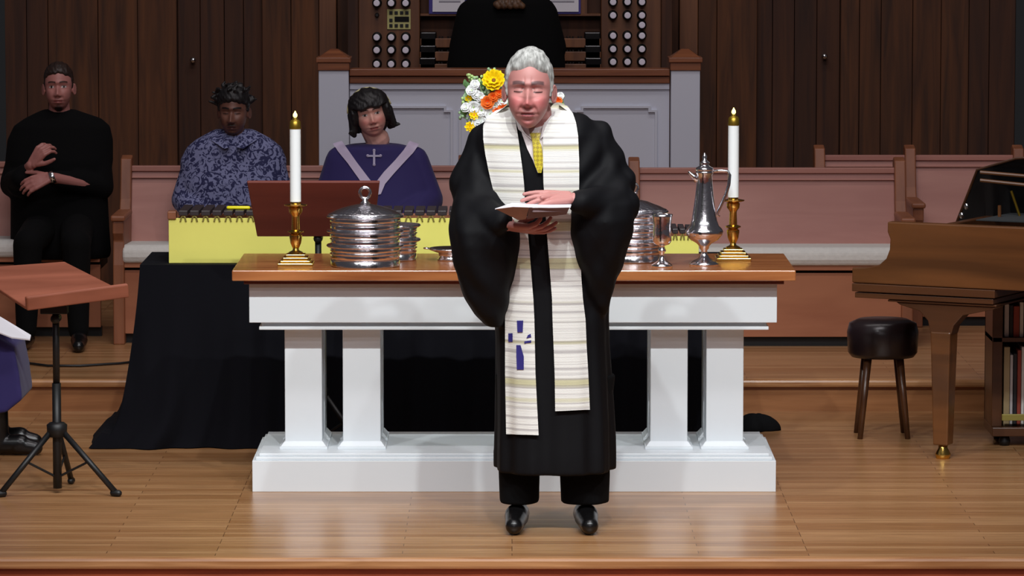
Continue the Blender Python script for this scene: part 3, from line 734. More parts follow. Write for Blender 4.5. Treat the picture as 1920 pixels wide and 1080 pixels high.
# ================================================================== WOODEN MUSIC STANDS
def make_stand(label, corners, thick_dir, pole_top, pole_x, pole_y, zfloor, legs, lip, back_mat, edge_front):
    """corners: top-left, top-right, bottom-right, bottom-left of the desk in world space"""
    t = thing('music_stand', label, 'music stand', (pole_x, pole_y, zfloor))
    c = [Vector(q) for q in corners]; nrm = (c[1]-c[0]).cross(c[3]-c[0]).normalized()*.016
    if nrm.dot(Vector(thick_dir)) < 0: nrm = -nrm
    d = MB().add([q for q in c]+[q+nrm for q in c], [(0,1,2,3),(4,7,6,5),(0,4,5,1),(1,5,6,2),(2,6,7,3),(3,7,4,0)])
    build(d, 'desk', back_mat, t, bevel=.004)
    if lip:
        up = -nrm.normalized()*.045; fw_ = (c[3]-c[0]).normalized()*.018
        a = [c[3]-nrm*0, c[2]-nrm*0]
        pts = [a[0]+nrm, a[1]+nrm, a[1]+nrm+fw_, a[0]+nrm+fw_, a[0]+up, a[1]+up, a[1]+up+fw_, a[0]+up+fw_]
        build(MB().add(pts, [(0,3,2,1),(4,5,6,7),(0,1,5,4),(1,2,6,5),(2,3,7,6),(3,0,4,7)]), 'desk_ledge', M['stand_wood'], t, bevel=.006)
    zt = pole_top
    build(MB().tube([(pole_x,pole_y,zfloor+.02),(pole_x,pole_y,zfloor+.45)], .018, 16).tube([(pole_x,pole_y,zfloor+.45),(pole_x,pole_y,zt)], .014, 16), 'pole', M['black'], t, smooth=True)
    build(MB().box((pole_x-.06,pole_y-.03,zt-.03),(pole_x+.05,pole_y+.03,zt+.03)).capsule((pole_x,pole_y-.02,zt-.05),(pole_x,pole_y+.04,zt-.05), .02), 'tilt_clamp', M['black'], t, bevel=.004)
    build(MB().lathe([(.02,-.03),(.04,-.028),(.042,.02),(.03,.03),(.02,.032)], 20, (pole_x,pole_y,zfloor+.26)), 'collar', M['black'], t, smooth=True)
    for (dx, dy) in legs:
        n_ = Vector((dx,dy,0)).normalized()
        lg = build(MB().tube([Vector((pole_x,pole_y,zfloor+.25))+n_*.03, Vector((pole_x+dx,pole_y+dy,zfloor+.012))], .012, 10), 'leg', M['black'], t, smooth=True)
        build(MB().tube([Vector((pole_x,pole_y,zfloor+.07))+n_*.012, Vector((pole_x+dx*.5,pole_y+dy*.5,zfloor+.132))], .005, 8), 'brace', M['black'], lg)
        build(MB().capsule(Vector((pole_x+dx,pole_y+dy,zfloor+.014))-n_*.015, Vector((pole_x+dx,pole_y+dy,zfloor+.014))+n_*.008, .014), 'rubber_foot', M['black'], lg, smooth=True)
    return t
# stand behind the communion table: its plain back faces the camera
make_stand('wooden music stand showing its dark red back behind the left candlestick',
           [W(463,342,.98), W(712,342,.98), W(700,444,1.14), W(482,444,1.14)], (0,1,0), Z(425,1.19), X(597,1.19), 1.19, 0,
           [(-.20,-.03),(.20,-.03),(0,-.2)], False, M['stand_back'], True)
# stand at the front left with its lit desk
make_stand('wooden music stand with bright reddish desk on a black tripod at the front left',
           [W(-60,503,.16), W(121,490,.20), W(238,549,-.14), W(47,574,-.20)], (0,0,-1), Z(588,0)+.03, X(104,0), 0.0, 0,
           [(-.22,-.12),(.25,-.10),(.03,.26)], True, M['stand_wood'], False)

# cable on the platform
c0 = [W(x, y, YY) for x, y, YY in ((35,648,3.6),(55,672,3.2),(90,678,3.1),(150,678,3.1),(225,672,3.2),(265,668,3.3))]
o = build(MB().tube([Vector((p.x, p.y, ZP+.008)) for p in [W(30,650,0)]*0+c0], .006, 8), 'floor_cable', M['black'], None, smooth=True, origin=(c0[2].x, c0[2].y, ZP)); tag(o, 'thin black cable on the platform floor behind the left music stand', 'cable')

# ================================================================== PIANO
PO = W(1597, 540, 1.15); PO.z = 0
pa = R(-28)
pi_ = thing('grand_piano', 'brown walnut grand piano with raised black lid at the right edge', 'piano', (PO.x, PO.y, 0), pa)
s_ = 1/ (8045/18.45)
def pz(py): return Z(py, 1.15)
# outline of the near side with its scrolled arm (x along the piano, z up)
x_of = lambda px: (px-1597)*s_/cos(pa)
side = [(x_of(1597),pz(530)),(x_of(1597),pz(502)),(x_of(1622),pz(500)),(x_of(1646),pz(494)),(x_of(1658),pz(482)),(x_of(1664),pz(465)),(x_of(1665),pz(445)),(x_of(1660),pz(432)),(x_of(1660),pz(413)),(1.9,pz(413)),(1.9,pz(530))]
rim = MB(); rim.prism(side, 0, .05, 'xz'); rim.prism(side, 1.40, 1.45, 'xz')
local(rim, 'rim_side', M['piano'], pi_, bevel=.006)
local(MB().box((.36,.05,pz(530)),(1.9,1.40,pz(515))), 'soundboard', M['lacquer'], pi_)
local(MB().box((1.85,.05,pz(530)),(1.9,1.40,pz(413))), 'rim_tail', M['piano'], pi_, bevel=.006)
local(MB().box((.30,.05,pz(500)),(.34,1.40,pz(424))), 'fallboard', M['piano_dark'], pi_, bevel=.004)
local(MB().box((0,0,pz(546)),(.66,1.45,pz(531))).box((.01,.01,pz(558)),(.65,1.44,pz(548))).box((.16,.02,pz(563)),(.66,1.43,pz(559))), 'key_bed', M['piano_dark'], pi_, bevel=.003)
mb = MB()
for k in range(52): mb.box((.04,.12+k*.0232,pz(512)),(.19,.12+k*.0232+.0224,pz(505)))
o = local(mb, 'white_keys', M['ivory'], pi_); o['kind'] = 'stuff'
mb = MB()
for k in range(51):
    if k % 7 in (1, 4): continue
    mb.box((.10,.12+k*.0232+.016,pz(505)),(.19,.12+k*.0232+.028,pz(502)))
o = local(mb, 'black_keys', M['lacquer'], pi_); o['kind'] = 'stuff'
# legs with flared brackets
for lx, ly in ((x_of(1752),.07), (x_of(1752),1.36), (1.6,.72)):
    z1 = pz(563); br = [(lx-.21,z1),(lx-.19,z1-.012),(lx-.10,z1-.035),(lx-.06,z1-.075),(lx-.048,z1-.13),(lx+.048,z1-.13),(lx+.06,z1-.09),(lx+.10,z1-.045),(lx+.24,z1-.012),(lx+.26,z1)]
    b_ = MB(); b_.prism(br, ly-.04, ly+.04, 'xz')
    lg = local(MB().frustum((lx, ly), .034, .034, .046, .046, .06, z1-.12), 'leg', M['piano'], pi_, bevel=.006)
    local(b_, 'leg_bracket', M['piano_dark'], lg, bevel=.004)
    local(MB().lathe([(.01,0),(.03,0),(.034,.02),(.02,.045),(.02,.065)], 16, (lx,ly,0)), 'caster', M['brass'], lg, smooth=True)
# raised lid: hinged along the far side, black underside to the camera
zl = pz(411)
lp = [(x_of(1806),.0),(1.9,.0),(1.9,1.0),(x_of(1812),.97)]
hinge = Vector((0,1.45,zl+.01)); ang = R(30)
def lidpt(x, q, th=0): # q distance from hinge
    return Vector((x, 1.45-q*cos(ang)+th*sin(ang), zl+.01+q*sin(ang)+th*cos(ang)))
lx0, lx1 = x_of(1800), 1.92
vs = [lidpt(lx0,0),lidpt(lx1,0),lidpt(lx1,.62),lidpt(lx0+.10,.62),lidpt(lx0+.05,.52)]
vs2 = [lidpt(lx0,0,.02),lidpt(lx1,0,.02),lidpt(lx1,.62,.02),lidpt(lx0+.10,.62,.02),lidpt(lx0+.05,.52,.02)]
vs = [Vector((x, y, z)) for x, y, z in vs]
lid = MB(); n = 5; lid.add(vs+vs2, [tuple(range(n)), tuple(range(2*n-1,n-1,-1))]+[(k,(k+1)%n,(k+1)%n+n,k+n) for k in range(n)])
local(lid, 'lid', M['lacquer'], pi_, bevel=.003)
# folded front flap and inner fittings as the photo shows them
g = []
def lp3(px, py, Yl): # point in piano frame from a pixel at world depth
    return pi_m.inverted() @ W(px, py, Yl)
pi_m = Matrix.Translation(pi_.location) @ Matrix.Rotation(pa, 4, 'Z')
pl = [lp3(1795,415,1.75), lp3(1833,318,1.62), lp3(1906,297,1.55), lp3(1990,293,1.5), lp3(1990,418,1.6)]
fl = MB(); off = Vector((0,.018,0)); n = 5
fl.add(pl+[q+off for q in pl], [tuple(range(n)), tuple(range(2*n-1,n-1,-1))]+[(k,(k+1)%n,(k+1)%n+n,k+n) for k in range(n)])
local(fl, 'lid_flap', M['lacquer'], pi_, bevel=.002)
local(MB().tube([pl[0]+Vector((0,-.004,0)), pl[1]+Vector((0,-.004,0)), pl[2]+Vector((0,-.004,0)), pl[3]+Vector((0,-.004,0))], .006, 8), 'lid_edge', M['piano_dark'], pi_)
for (a, b_) in (((1838,323,1.54),(1990,336,1.44)), ((1838,338,1.54),(1990,354,1.44))):
    local(MB().tube([lp3(*a), lp3(*b_)], .0085, 8), 'music_desk_rail', M['piano'], pi_)
local(MB().tube([lp3(1896,358,1.5), lp3(1912,405,1.5)], .006, 8), 'lid_prop', M['gold_dark'], pi_)
local(MB().tube([lp3(1874,385,1.45), lp3(1874,416,1.45)], .008, 8), 'prop_socket', M['piano'], pi_)
for a in ((1872,386,1.62),): pass
for px_, py_ in ((1812,387),(1803,404)):
    q = lp3(px_, py_, 1.6); local(MB().ell(q, (.011,.008,.014)), 'hinge', M['chrome'], pi_, smooth=True)
local(MB().box(tuple(lp3(1830,412,1.3)-Vector((0,0,.004))), tuple(lp3(1990,406,1.5)+Vector((0,.05,.003)))), 'iron_plate', M['side'], pi_)

# piano stool
pc = W(1655, 640, 1.75)
t = thing('piano_stool', 'round dark brown leather stool tucked under the piano keyboard', 'stool', (pc.x, 1.75, 0))
z1 = Z(597,1.75)
o = local(MB().lathe([(.01,z1-.17),(.14,z1-.17),(.155,z1-.15),(.16,z1-.06),(.15,z1-.02),(.11,z1-.002),(.03,z1),(.004,z1)], 48), 'cushion', M['leather'], t, smooth=True)
for k in range(4):
    a = pi/4+k*pi/2; local(MB().tube([(.10*cos(a),.10*sin(a),z1-.17),(.15*cos(a),.15*sin(a),.0)], [.018,.012], 10), 'leg', M['piano_dark'], t, smooth=True)

# music cart with upright books
CY = 1.42
mc = thing('book_cart', 'dark wooden cart with upright music books at the right edge', 'cart', (X(1925,CY), CY+.1, 0))
x0, x1 = X(1862,CY), X(1862,CY)+.46
zb_, zt_ = Z(800,CY), Z(548,CY)
build(MB().box((x0,CY,zb_),(x0+.045,CY+.3,zt_)), 'side_panel', M['piano_dark'], mc, bevel=.003)
build(MB().box((x1-.04,CY,zb_),(x1,CY+.3,zt_)), 'side_panel', M['piano_dark'], mc, bevel=.003)
build(MB().box((x0,CY+.28,zb_),(x1,CY+.3,zt_)), 'back_panel', M['wall_dark'], mc)
build(MB().box((x0-.02,CY-.02,zt_-.01),(x1+.02,CY+.32,zt_+.02)), 'top', M['piano_dark'], mc, bevel=.004)
build(MB().box((x0,CY,Z(636,CY)-.012),(x1,CY+.3,Z(636,CY)+.006)), 'shelf', M['piano_dark'], mc)
build(MB().box((x0,CY-.03,zb_-.04),(x1,CY+.32,zb_)), 'base', M['piano_dark'], mc, bevel=.004)
build(MB().box((x0+.04,CY-.045,Z(788,CY-.03)),(x1,CY-.03,Z(776,CY-.03))), 'brass_rail', M['resonator'], mc, bevel=.002)
for xx in (x0+.06, x1-.06):
    for yy in (CY+.02, CY+.25): build(MB().lathe([(.01,0),(.022,0),(.026,.02),(.02,.04),(.012,.05),(.012,zb_-.035)], 14, (xx,yy,0)), 'caster', M['black'], mc, smooth=True)
ORD = ['leftmost','second from left','third from left','fourth from left','fifth from left','sixth from left','seventh from left','eighth from left','ninth from left','tenth from left','eleventh from left','twelfth from left','thirteenth from left','fourteenth from left','fifteenth from left','sixteenth from left','seventeenth from left','eighteenth from left','nineteenth from left','twentieth from left','last at right']
bk_cols = [srgb(196,190,190), srgb(30,28,34), srgb(150,60,44), srgb(214,210,204), srgb(60,54,60), srgb(172,150,110)]
bk_m = [plain('book_cover', c, .6) for c in bk_cols]
kk = 0
names = ['white','black','brick red','pale grey','dark grey','tan']
for row, (z0, z1) in enumerate(((Z(636,CY)+.006, Z(566,CY)), (zb_, Z(646,CY)))):
    xx = x0+.055; nb = 0
    while xx < x1-.06:
        wdt = random.choice([.012,.016,.02,.026]); ci = kk % 6; h = (z1-z0)*random.uniform(.86,.98)
        o = build(MB().box((xx,CY+.03,z0),(xx+wdt,CY+.25,z0+h)), 'book', bk_m[ci], None, bevel=.002, origin=(xx+wdt/2,CY+.14,z0))
        tag(o, '%s music book, %s on the %s shelf of the cart' % (names[ci], ORD[min(nb,20)], ('upper','lower')[row]), 'book', 'music books on the %s shelf of the cart' % ('upper','lower')[row]); nb += 1
        xx += wdt+.002; kk += 1

# ================================================================== PEOPLE
SKIN = dict(pale=srgb(176,116,108), ruddy=srgb(190,130,124), brown=srgb(116,76,62), fair=srgb(232,176,160))
def sm(a, b, x): t = np.clip((x-a)/(b-a), 0, 1); return t*t*(3-2*t)
_bm = bmesh.new(); bmesh.ops.create_icosphere(_bm, subdivisions=6, radius=1)
ICO = np.array([v.co[:] for v in _bm.verts]); ICOF = [tuple(v.index for v in f.verts) for f in _bm.faces]; _bm.free()
ICO /= np.linalg.norm(ICO, axis=1)[:, None]
def ray_ell(d, c, r):
    c = np.array(c); r = np.array(r); a = ((d/r)**2).sum(1); b = -2*((d*c)/(r*r)).sum(1); k = ((c/r)**2).sum()-1
    return (-b+np.sqrt(np.maximum(b*b-4*a*k, 0)))/(2*a)
def head_radius(d, jaw=1.0):
    r1 = ray_ell(d, (0,.012,.032), (.074,.094,.090)); r2 = ray_ell(d, (0,-.020,-.044), (.061*jaw,.066,.080))
    k = 60; return np.log(np.exp(k*r1)+np.exp(k*r2))/k-.004
def head_mesh(d=ICO, jaw=1.0, nose=1.0, old=0, smile=0):
    r = head_radius(d, jaw); P = d*r[:, None]; x, y, z = P[:,0].copy(), P[:,1], P[:,2].copy()
    front = sm(.1, .6, -d[:,1]); D = np.zeros(len(P))
    def g(cx, cz, a, sx, sz, ang=0):
        nonlocal D
        u = (x-cx)*cos(ang)+(z-cz)*sin(ang); v = -(x-cx)*sin(ang)+(z-cz)*cos(ang)
        D += a*np.exp(-(u/sx)**2/2-(v/sz)**2/2)
    for s in (-1, 1):
        g(s*.030, .002, -.0115, .014, .010); g(s*.031, .0005, .0085, .0100, .0065)      # socket, eyeball under its lids
        g(s*.032, -.011, -.002, .013, .003); g(s*.034, .019, .0050, .017, .006, -s*.15)
        g(s*.046, -.026, .0055, .015, .013); g(s*.040, -.052, .0060, .016, .018)       # cheekbone, cheek
        g(s*.0120, -.0455, .0085*nose, .0050, .0055)                                # nostril wing
        g(s*.0165, -.050, -.0035, .004, .005)
        g(s*.027, -.060, -.0028-.003*old, .0035, .016, s*.45)
        if smile: g(s*.036, -.056, .004, .012, .010); g(s*.027, -.070, -.002, .005, .004)
        if old: g(s*.031, -.020, -.0030, .014, .003, s*.2); g(s*.031,-.086,-.003,.004,.014,s*.3); g(s*.012,.030,-.002,.0015,.008)
    g(.015, .004, -.003-.002*old, .005, .008); g(-.015, .004, -.003-.002*old, .005, .008); g(0, .006, -.002, .010, .008); g(0, .020, .003, .014, .007)
    g(0, -.010, .0070*nose, .0065, .010); g(0, -.024, .0110*nose, .0070, .010); g(0, -.039, .0185*nose, .0090, .0080)
    g(0, -.0535, -.0045, .014, .003); g(0, -.060, -.001, .004, .005)
    g(0, -.0665, .0060, .018, .0040); g(0, -.0800, .0075, .015, .0046); g(0, -.0730, -.0060, .023, .0018)
    g(0, -.0905, -.0045, .016, .004); g(0, -.110, .0075, .016, .010)
    P = P.copy(); P[:,1] -= D*front*(1.45 if old else 1.25)
    tp = 1-(.20 if old else .12)*sm(-.045, -.125, z); P[:,0] *= tp
    return P
def head_matrix(c, scale, yaw, pitch, roll):
    return Matrix.Translation(c) @ Matrix.Rotation(yaw, 4, 'Z') @ Matrix.Rotation(pitch, 4, 'X') @ Matrix.Rotation(roll, 4, 'Y') @ Matrix.Diagonal((*scale, 1))
def xf(P, Mx): A = np.array(Mx); return P @ A[:3,:3].T + A[:3,3]
def add_head(mb, Mx, **k):
    mb.add([tuple(p) for p in xf(head_mesh(**k), Mx)], ICOF)
    for s in (-1, 1):   # ears
        e = MB(); e.ell((0,0,0), (.008,.016,.027), Matrix.Rotation(R(12), 4, 'X'))
        e.tube([Vector((s*.004, .016*cos(a), -.001+.026*sin(a))) for a in [2*pi*i/16 for i in range(16)]], .0045, 8, True)
        A = Mx @ Matrix.Translation((s*.075,.012,-.012)) @ Matrix.Rotation(s*R(-22), 4, 'Z')
        mb.add([tuple(A @ Vector(v)) for v in e.v], e.f)
def paint(me, Mx, base, lips, brow, beard=None, eyes='open', brow_z=.0215, blush=None, browth=.0035, stubble=None, beard_c=None):
    n = len(me.vertices); co = np.empty(n*3); me.vertices.foreach_get('co', co); co = co.reshape(-1, 3)
    Pl = xf(co, Mx.inverted()); x, y, z = Pl[:,0], Pl[:,1], Pl[:,2]
    c = np.tile(np.array(base[:3]), (n, 1)); fr = (y < -.045) & (np.abs(x) < .08) & (np.abs(z) < .15)
    def mix(mask, col): 
        m = np.clip(mask, 0, 1)[:, None]; c[:] = c*(1-m)+np.array(col[:3])*m
    G = lambda cx, cz, sx, sz: np.exp(-((x-cx)/sx)**2/2-((z-cz)/sz)**2/2)
    if blush is not None: mix(fr*(G(-.04,-.035,.016,.014)+G(.04,-.035,.016,.014)+G(0,-.04,.012,.009)+.7*G(0,-.105,.016,.012))*.6, blush)
    if stubble is not None: mix(fr*sm(-.045,-.08,z)*.5, stubble)
    mix(fr*(sm(.022,.016,np.abs(x))*sm(.0085,.0055,np.abs(z+.0735)))*.9, lips)
    mix(fr*sm(.024,.020,np.abs(x))*sm(.0022,.0010,np.abs(z+.0733)), tuple(v*.25 for v in lips[:3]))  # crease shade between the lips, put into the skin colour
    for s in (-1, 1):
        xx = x*s
        bz = brow_z+.004-((xx-.030)/.024)**2*.005
        mix(fr*sm(.008,.012,xx)*sm(.053,.046,xx)*sm(browth*1.6, browth*.7, np.abs(z-bz)), brow)
        if eyes == 'open':
            u = (xx-.031)/.0135; lidh = .0060*np.sqrt(np.clip(1-u*u, 0, 1))
            ins = (np.abs(u) < 1)*sm(lidh+.0006, lidh-.0008, np.abs(z-.0005))
            mix(fr*ins, srgb(200,190,185)); mix(fr*ins*sm(.0062,.0048,np.abs(xx-.031)), srgb(36,24,20))
            mix(fr*(np.abs(u) < 1.08)*sm(.0022,.0008,np.abs(z-.0005-lidh)), tuple(v*.12 for v in base[:3]))
        else:
            u = (xx-.031)/.0145; lz = -.0035-.001*(1-u*u)
            mix(fr*(np.abs(u) < 1)*sm(.0032,.0012,np.abs(z-lz)), tuple(v*.10 for v in base[:3]))
            mix(fr*(np.abs(u) < 1)*sm(.0030,.0006,np.abs(z-.0095+.003*u*u))*.6, tuple(v*.3 for v in base[:3]))  # shading of the upper lid crease, painted into the skin colour
        mix(fr*G(s*.0105,-.0505,.0032,.0022), tuple(v*.2 for v in base[:3]))  # nostril shadow painted as a dark spot
    if beard: 
        for (cx, cz, sx, sz, a) in beard: mix((y < -.02)*a*np.clip(G(cx,cz,sx,sz)*1.8, 0, 1), beard_c or brow)
    at = me.color_attributes.new('pigment_and_shade', 'FLOAT_COLOR', 'POINT')  # carries skin, lip and brow tones plus the painted fold shade
    at.data.foreach_set('color', np.c_[c, np.ones(n)].ravel())
def hair_mesh(Mx, thick, amp=.004, freq=40, seed=0):
    """shell over the head where thick(dir) > 0, sunk below the skin elsewhere"""
    d = ICO; r = head_radius(d); th = thick(d); ph = np.random.RandomState(seed).uniform(0, 6, 6)
    n = (np.sin(freq*d[:,0]+5*np.sin(7*d[:,2]+ph[0])+ph[1])*.5+np.sin(freq*.8*d[:,1]+4*np.sin(6*d[:,0]+ph[2]))*.3+np.sin(freq*1.7*d[:,0]+8*d[:,2]+ph[3])*.2)
    rr = r+th+amp*n*(th > 0)
    return MB().add([tuple(p) for p in xf(d*rr[:, None], Mx)], ICOF)
def hand(mb, wrist, fwd, up, thumb, curl=(20,25,20), s=1.0, spread=.06, tcurl=0, curls=None, tdir=None):
    """thumb: +1/-1 side along fwd x up"""
    f = Vector(fwd).normalized(); u = Vector(up); u = (u-f*u.dot(f)).normalized(); sd = f.cross(u)*thumb; w_ = Vector(wrist)
    lens = [.072,.080,.075,.060]
    for i in range(4):
        o = .030-.0205*i
        k = w_+f*(.088-.006*abs(i-1.3))*s+sd*o*s
        mb.capsule(w_+sd*o*.55*s+f*.005, k, .0135*s, .0108*s, 10)
        ang = 0; p = k; L_ = lens[i]*s; cu = curls[i] if curls else curl
        for j, fr_ in enumerate((.46,.30,.24)):
            ang += R(cu[j]); dr = f*cos(ang)-u*sin(ang)+sd*spread*(1.5-i)*.8
            q = p+dr.normalized()*L_*fr_; mb.capsule(p, q, (.0098-.0012*j)*s, (.0092-.0013*j)*s, 10); p = q
    mb.ell(w_+f*.050*s, (.045*s,.034*s,.013*s), Matrix((f, sd, u)).transposed(), 14, 8)
    tb = w_+f*.020*s+sd*.024*s-u*.004*s
    td = (f*.72+sd*.72-u*.25) if tdir is None else Vector(tdir); td.normalize()
    q = tb+td*.042*s; mb.capsule(tb, q, .0145*s, .0115*s, 10)
    td2 = (td+f*(.5+tcurl)-u*.1*tcurl).normalized(); q2 = q+td2*.030*s; mb.capsule(q, q2, .0112*s, .0100*s, 10)
    td3 = (td2+f*(.2+tcurl)).normalized(); mb.capsule(q2, q2+td3*.022*s, .0100*s, .0078*s, 10)
def raystrip(rows, bvh, off, thick, name, mat, parent, sub=6, nx=10, Y0=None, flat=None):
    """strip given by (left px, right px, y px) rows laid on the surface"""
    rws = []
    for i in range(len(rows)-1):
        for k in range(sub):
            t = k/sub; rws.append([rows[i][j]*(1-t)+rows[i+1][j]*t for j in range(len(rows[0]))])
    rws.append(list(rows[-1])); C0 = Vector((0, CAMY, CAMZ)); G = []
    for r in rws:
        xl, xr, y = r[:3]; line = []
        yr = r[3] if len(r) > 3 else y
        for k in range(nx+1):
            t = k/nx; p = W(xl+(xr-xl)*t, y+(yr-y)*t, 0); dv = (p-C0).normalized()
            hit = bvh.ray_cast(C0, dv)
            line.append((C0, dv, (hit[0]-C0).length if hit[0] is not None else None))
        G.append(line)
    D = np.array([[c[2] if c[2] is not None else np.nan for c in l] for l in G])
    for i in range(D.shape[0]):
        ok = ~np.isnan(D[i])
        if ok.any(): D[i] = np.interp(np.arange(D.shape[1]), np.where(ok)[0], D[i][ok])
    ok = ~np.isnan(D[:,0])
    for j in range(D.shape[1]): D[:,j] = np.interp(np.arange(D.shape[0]), np.where(ok)[0], D[ok,j])
    for _ in range(2):
        E = np.pad(D, 1, 'edge'); D = np.minimum(D, (E[:-2,1:-1]+E[2:,1:-1]+E[1:-1,:-2]+E[1:-1,2:])/4)
    front = []; back = []
    for i, l in enumerate(G):
        for j, (c, dv, _) in enumerate(l):
            front.append(c+dv*(D[i,j]-off-thick)); back.append(c+dv*(D[i,j]-off))
    h, w_ = D.shape; n = h*w_; fs = []
    for i in range(h-1):
        for j in range(w_-1):
            a = i*w_+j; fs.append((a, a+w_, a+w_+1, a+1)); fs.append((n+a, n+a+1, n+a+w_+1, n+a+w_))
    for i in range(h-1):
        for j in (0, w_-1):
            a = i*w_+j; fs.append((a, a+w_, n+a+w_, n+a))
    for j in range(w_-1):
        for i in (0, h-1):
            a = i*w_+j; fs.append((a, a+1, n+a+1, n+a))
    o = build(MB().add(front+back, fs), name, mat, parent, smooth=True); o.data.set_sharp_from_angle(angle=R(50)); return o
def shoe(mb, heel, toe, s=1.0):
    h, t = Vector(heel), Vector(toe); d = (t-h).normalized(); z = h.z
    mb.capsule(h+Vector((0,0,.045*s)), h+d*.10*s+Vector((0,0,.05*s)), .040*s, .042*s)
    mb.capsule(h+d*.08*s+Vector((0,0,.045*s)), t-d*.035*s+Vector((0,0,.032*s)), .043*s, .031*s)
    mb.box((-.001,-.001,0),(.001,.001,.001), Matrix.Translation(h+Vector((0,0,.02))))

def clamp_floor(me, zf):
    for v in me.vertices:
        if v.co.z < zf: v.co.z = zf

# ------------------------------------------------------------------ minister
def minister():
    YM = -.95
    t = thing('person', 'grey-haired minister in a black robe and white woven stole holding papers before the table', 'person', (X(1038,YM), YM, 0))
    def row(xl, xr, py, yc, ry): a, b = W(xl,py,yc), W(xr,py,yc); return ((a.x+b.x)/2, yc, a.z, (b.x-a.x)/2, ry)
    # --- torso and skirt of the robe
    rows = [(958,1062,207,-1.00,.06),(925,1098,216,-.995,.10),(903,1120,232,-.99,.13),(893,1134,250,-.99,.15),(888,1143,280,-.985,.165),(888,1150,320,-.98,.175),(893,1152,370,-.97,.18),(905,1148,430,-.96,.18),
            (917,1144,500,-.95,.18),(925,1141,570,-.945,.18),(929,1141,640,-.94,.185),(930,1146,720,-.94,.19),(930,1150,800,-.94,.195),(929,1151,850,-.94,.20),(929,1151,880,-.94,.20)]
    def fold(a, z):
        k = max(0, min(1, (1.05-z)/.7)); return k*(.035*sin(9*a+1)+.02*sin(17*a+2.1)+.015*sin(5*a))
    dense = []
    R_ = [row(*r) for r in rows]
    for i in range(len(R_)-1):
        for k in range(5): tt = k/5; dense.append(tuple(R_[i][j]*(1-tt)+R_[i+1][j]*tt for j in range(5)))
    dense.append(R_[-1])
    torso = MB(); torso.loft(dense, 96, fold, 2.3)
    tors_me = remesh(torso, .008, 8); tb = bvh_of(tors_me)
    robe = MB(); robe.v = list(torso.v); robe.f = list(torso.f)
    # --- sleeves: wide bells hanging from the forearms
    sl = lambda rows_: [ (lambda a, b: ((a.x+b.x)/2, yc, a.z, (b.x-a.x)/2, ry))(W(xl,py,yc), W(xr,py,yc)) for xl, xr, py, yc, ry in rows_ ]
    robe.loft(sl([(885,930,262,-.98,.05),(872,950,290,-.985,.085),(860,950,325,-.99,.10),(852,958,365,-1.02,.13),(846,963,400,-1.06,.16),(842,975,430,-1.08,.17),(843,975,455,-1.09,.16),(848,972,490,-1.09,.14),(858,963,525,-1.09,.12),(872,955,560,-1.08,.10),(890,948,590,-1.07,.08),(912,942,612,-1.06,.05)]), 48, lambda a, z: .03*sin(7*a+z*20), 2.2)
    robe.loft(sl([(1090,1138,235,-.98,.05),(1085,1158,270,-.985,.085),(1082,1170,310,-.99,.10),(1072,1184,350,-1.03,.13),(1066,1190,378,-1.07,.16),(1066,1189,410,-1.08,.165),(1062,1186,440,-1.08,.15),(1070,1176,475,-1.07,.13),(1080,1163,510,-1.06,.11),(1094,1150,540,-1.05,.09),(1106,1144,570,-1.04,.06),(1118,1138,590,-1.03,.03)]), 48, lambda a, z: .03*sin(6*a+z*18+1), 2.2)
    robe.capsule(W(885,390,-1.08), W(938,415,-1.24), .075, .05); robe.capsule(W(1165,385,-1.08), W(1088,378,-1.26), .075, .05)
    robe.capsule(W(905,262,-.98), W(875,350,-.99), .06, .07); robe.capsule(W(1118,252,-.98), W(1160,345,-.99), .06, .07)
    me = remesh(robe, .008, 10, .5)
    # cloth wrinkles
    co = np.empty(len(me.vertices)*3); me.vertices.foreach_get('co', co); co = co.reshape(-1,3)
    no = np.empty(len(me.vertices)*3); me.vertices.foreach_get('normal', no); no = no.reshape(-1,3)
    wv = (np.sin(co[:,0]*55+9*np.sin(co[:,2]*7)+3)*.5+np.sin(co[:,2]*38+7*np.sin(co[:,0]*9))*.5)*.0050*sm(.7,1.0,co[:,2])*sm(.06,.14,np.abs(co[:,0]-X(1020,YM)))
    co += no*wv[:,None]; me.vertices.foreach_set('co', co.ravel())
    finish(me, 'robe', M['robe'], t, smooth=True)
    # --- body: head, neck, arms, hands in one skin
    hc = W(992,168,-1.17); Mx = head_matrix(hc, (1.19,1.15,1.20), R(-3), R(0), R(1))
    b = MB(); add_head(b, Mx, jaw=1.03, nose=1.1, old=1)
    b.capsule(W(1000,205,-1.10), W(1010,262,-1.00), .066, .072)
    b.loft([(X(1015,-.97),-.97,Z(y_,-.97),rx,ry) for y_, rx, ry in ((255,.14,.075),(300,.17,.10),(400,.15,.11),(520,.15,.11),(600,.14,.10))], 32)
    for s in (1,-1): b.chain([W(1018+s*(-60),280,-.97)]+([W(868,392,-1.03), W(952,420,-1.24)] if s == 1 else [W(1170,385,-1.03), W(1078,374,-1.27)]), [.05,.042,.028])
    # lower hand: under the papers, palm up, fingers to the right
    hand(b, W(955,424,-1.25), Vector((.93,-.30,-.10)), Vector((.05,-.35,-.9)), 1, (10,18,16), 1.12, .10, 0, [(8,14,12),(14,20,16),(20,24,20),(28,28,24)], Vector((.42,-.75,.55)))
    # upper hand: flat on the papers, fingers to the left
    hand(b, W(1070,370,-1.27), Vector((-.96,-.24,.02)), Vector((0,-.45,.9)), 1, (6,8,8), 1.12, .10, 0, [(4,6,6),(8,10,8),(10,12,10),(14,14,12)], Vector((-.62,-.70,-.05)))
    bme = remesh(b, .0026, 2, .4)
    paint(bme, Mx, SKIN['ruddy'], srgb(150,74,78), srgb(104,76,76), eyes='closed', blush=srgb(206,104,106), browth=.0050)
    finish(bme, 'body', M['skin'], t, smooth=True)
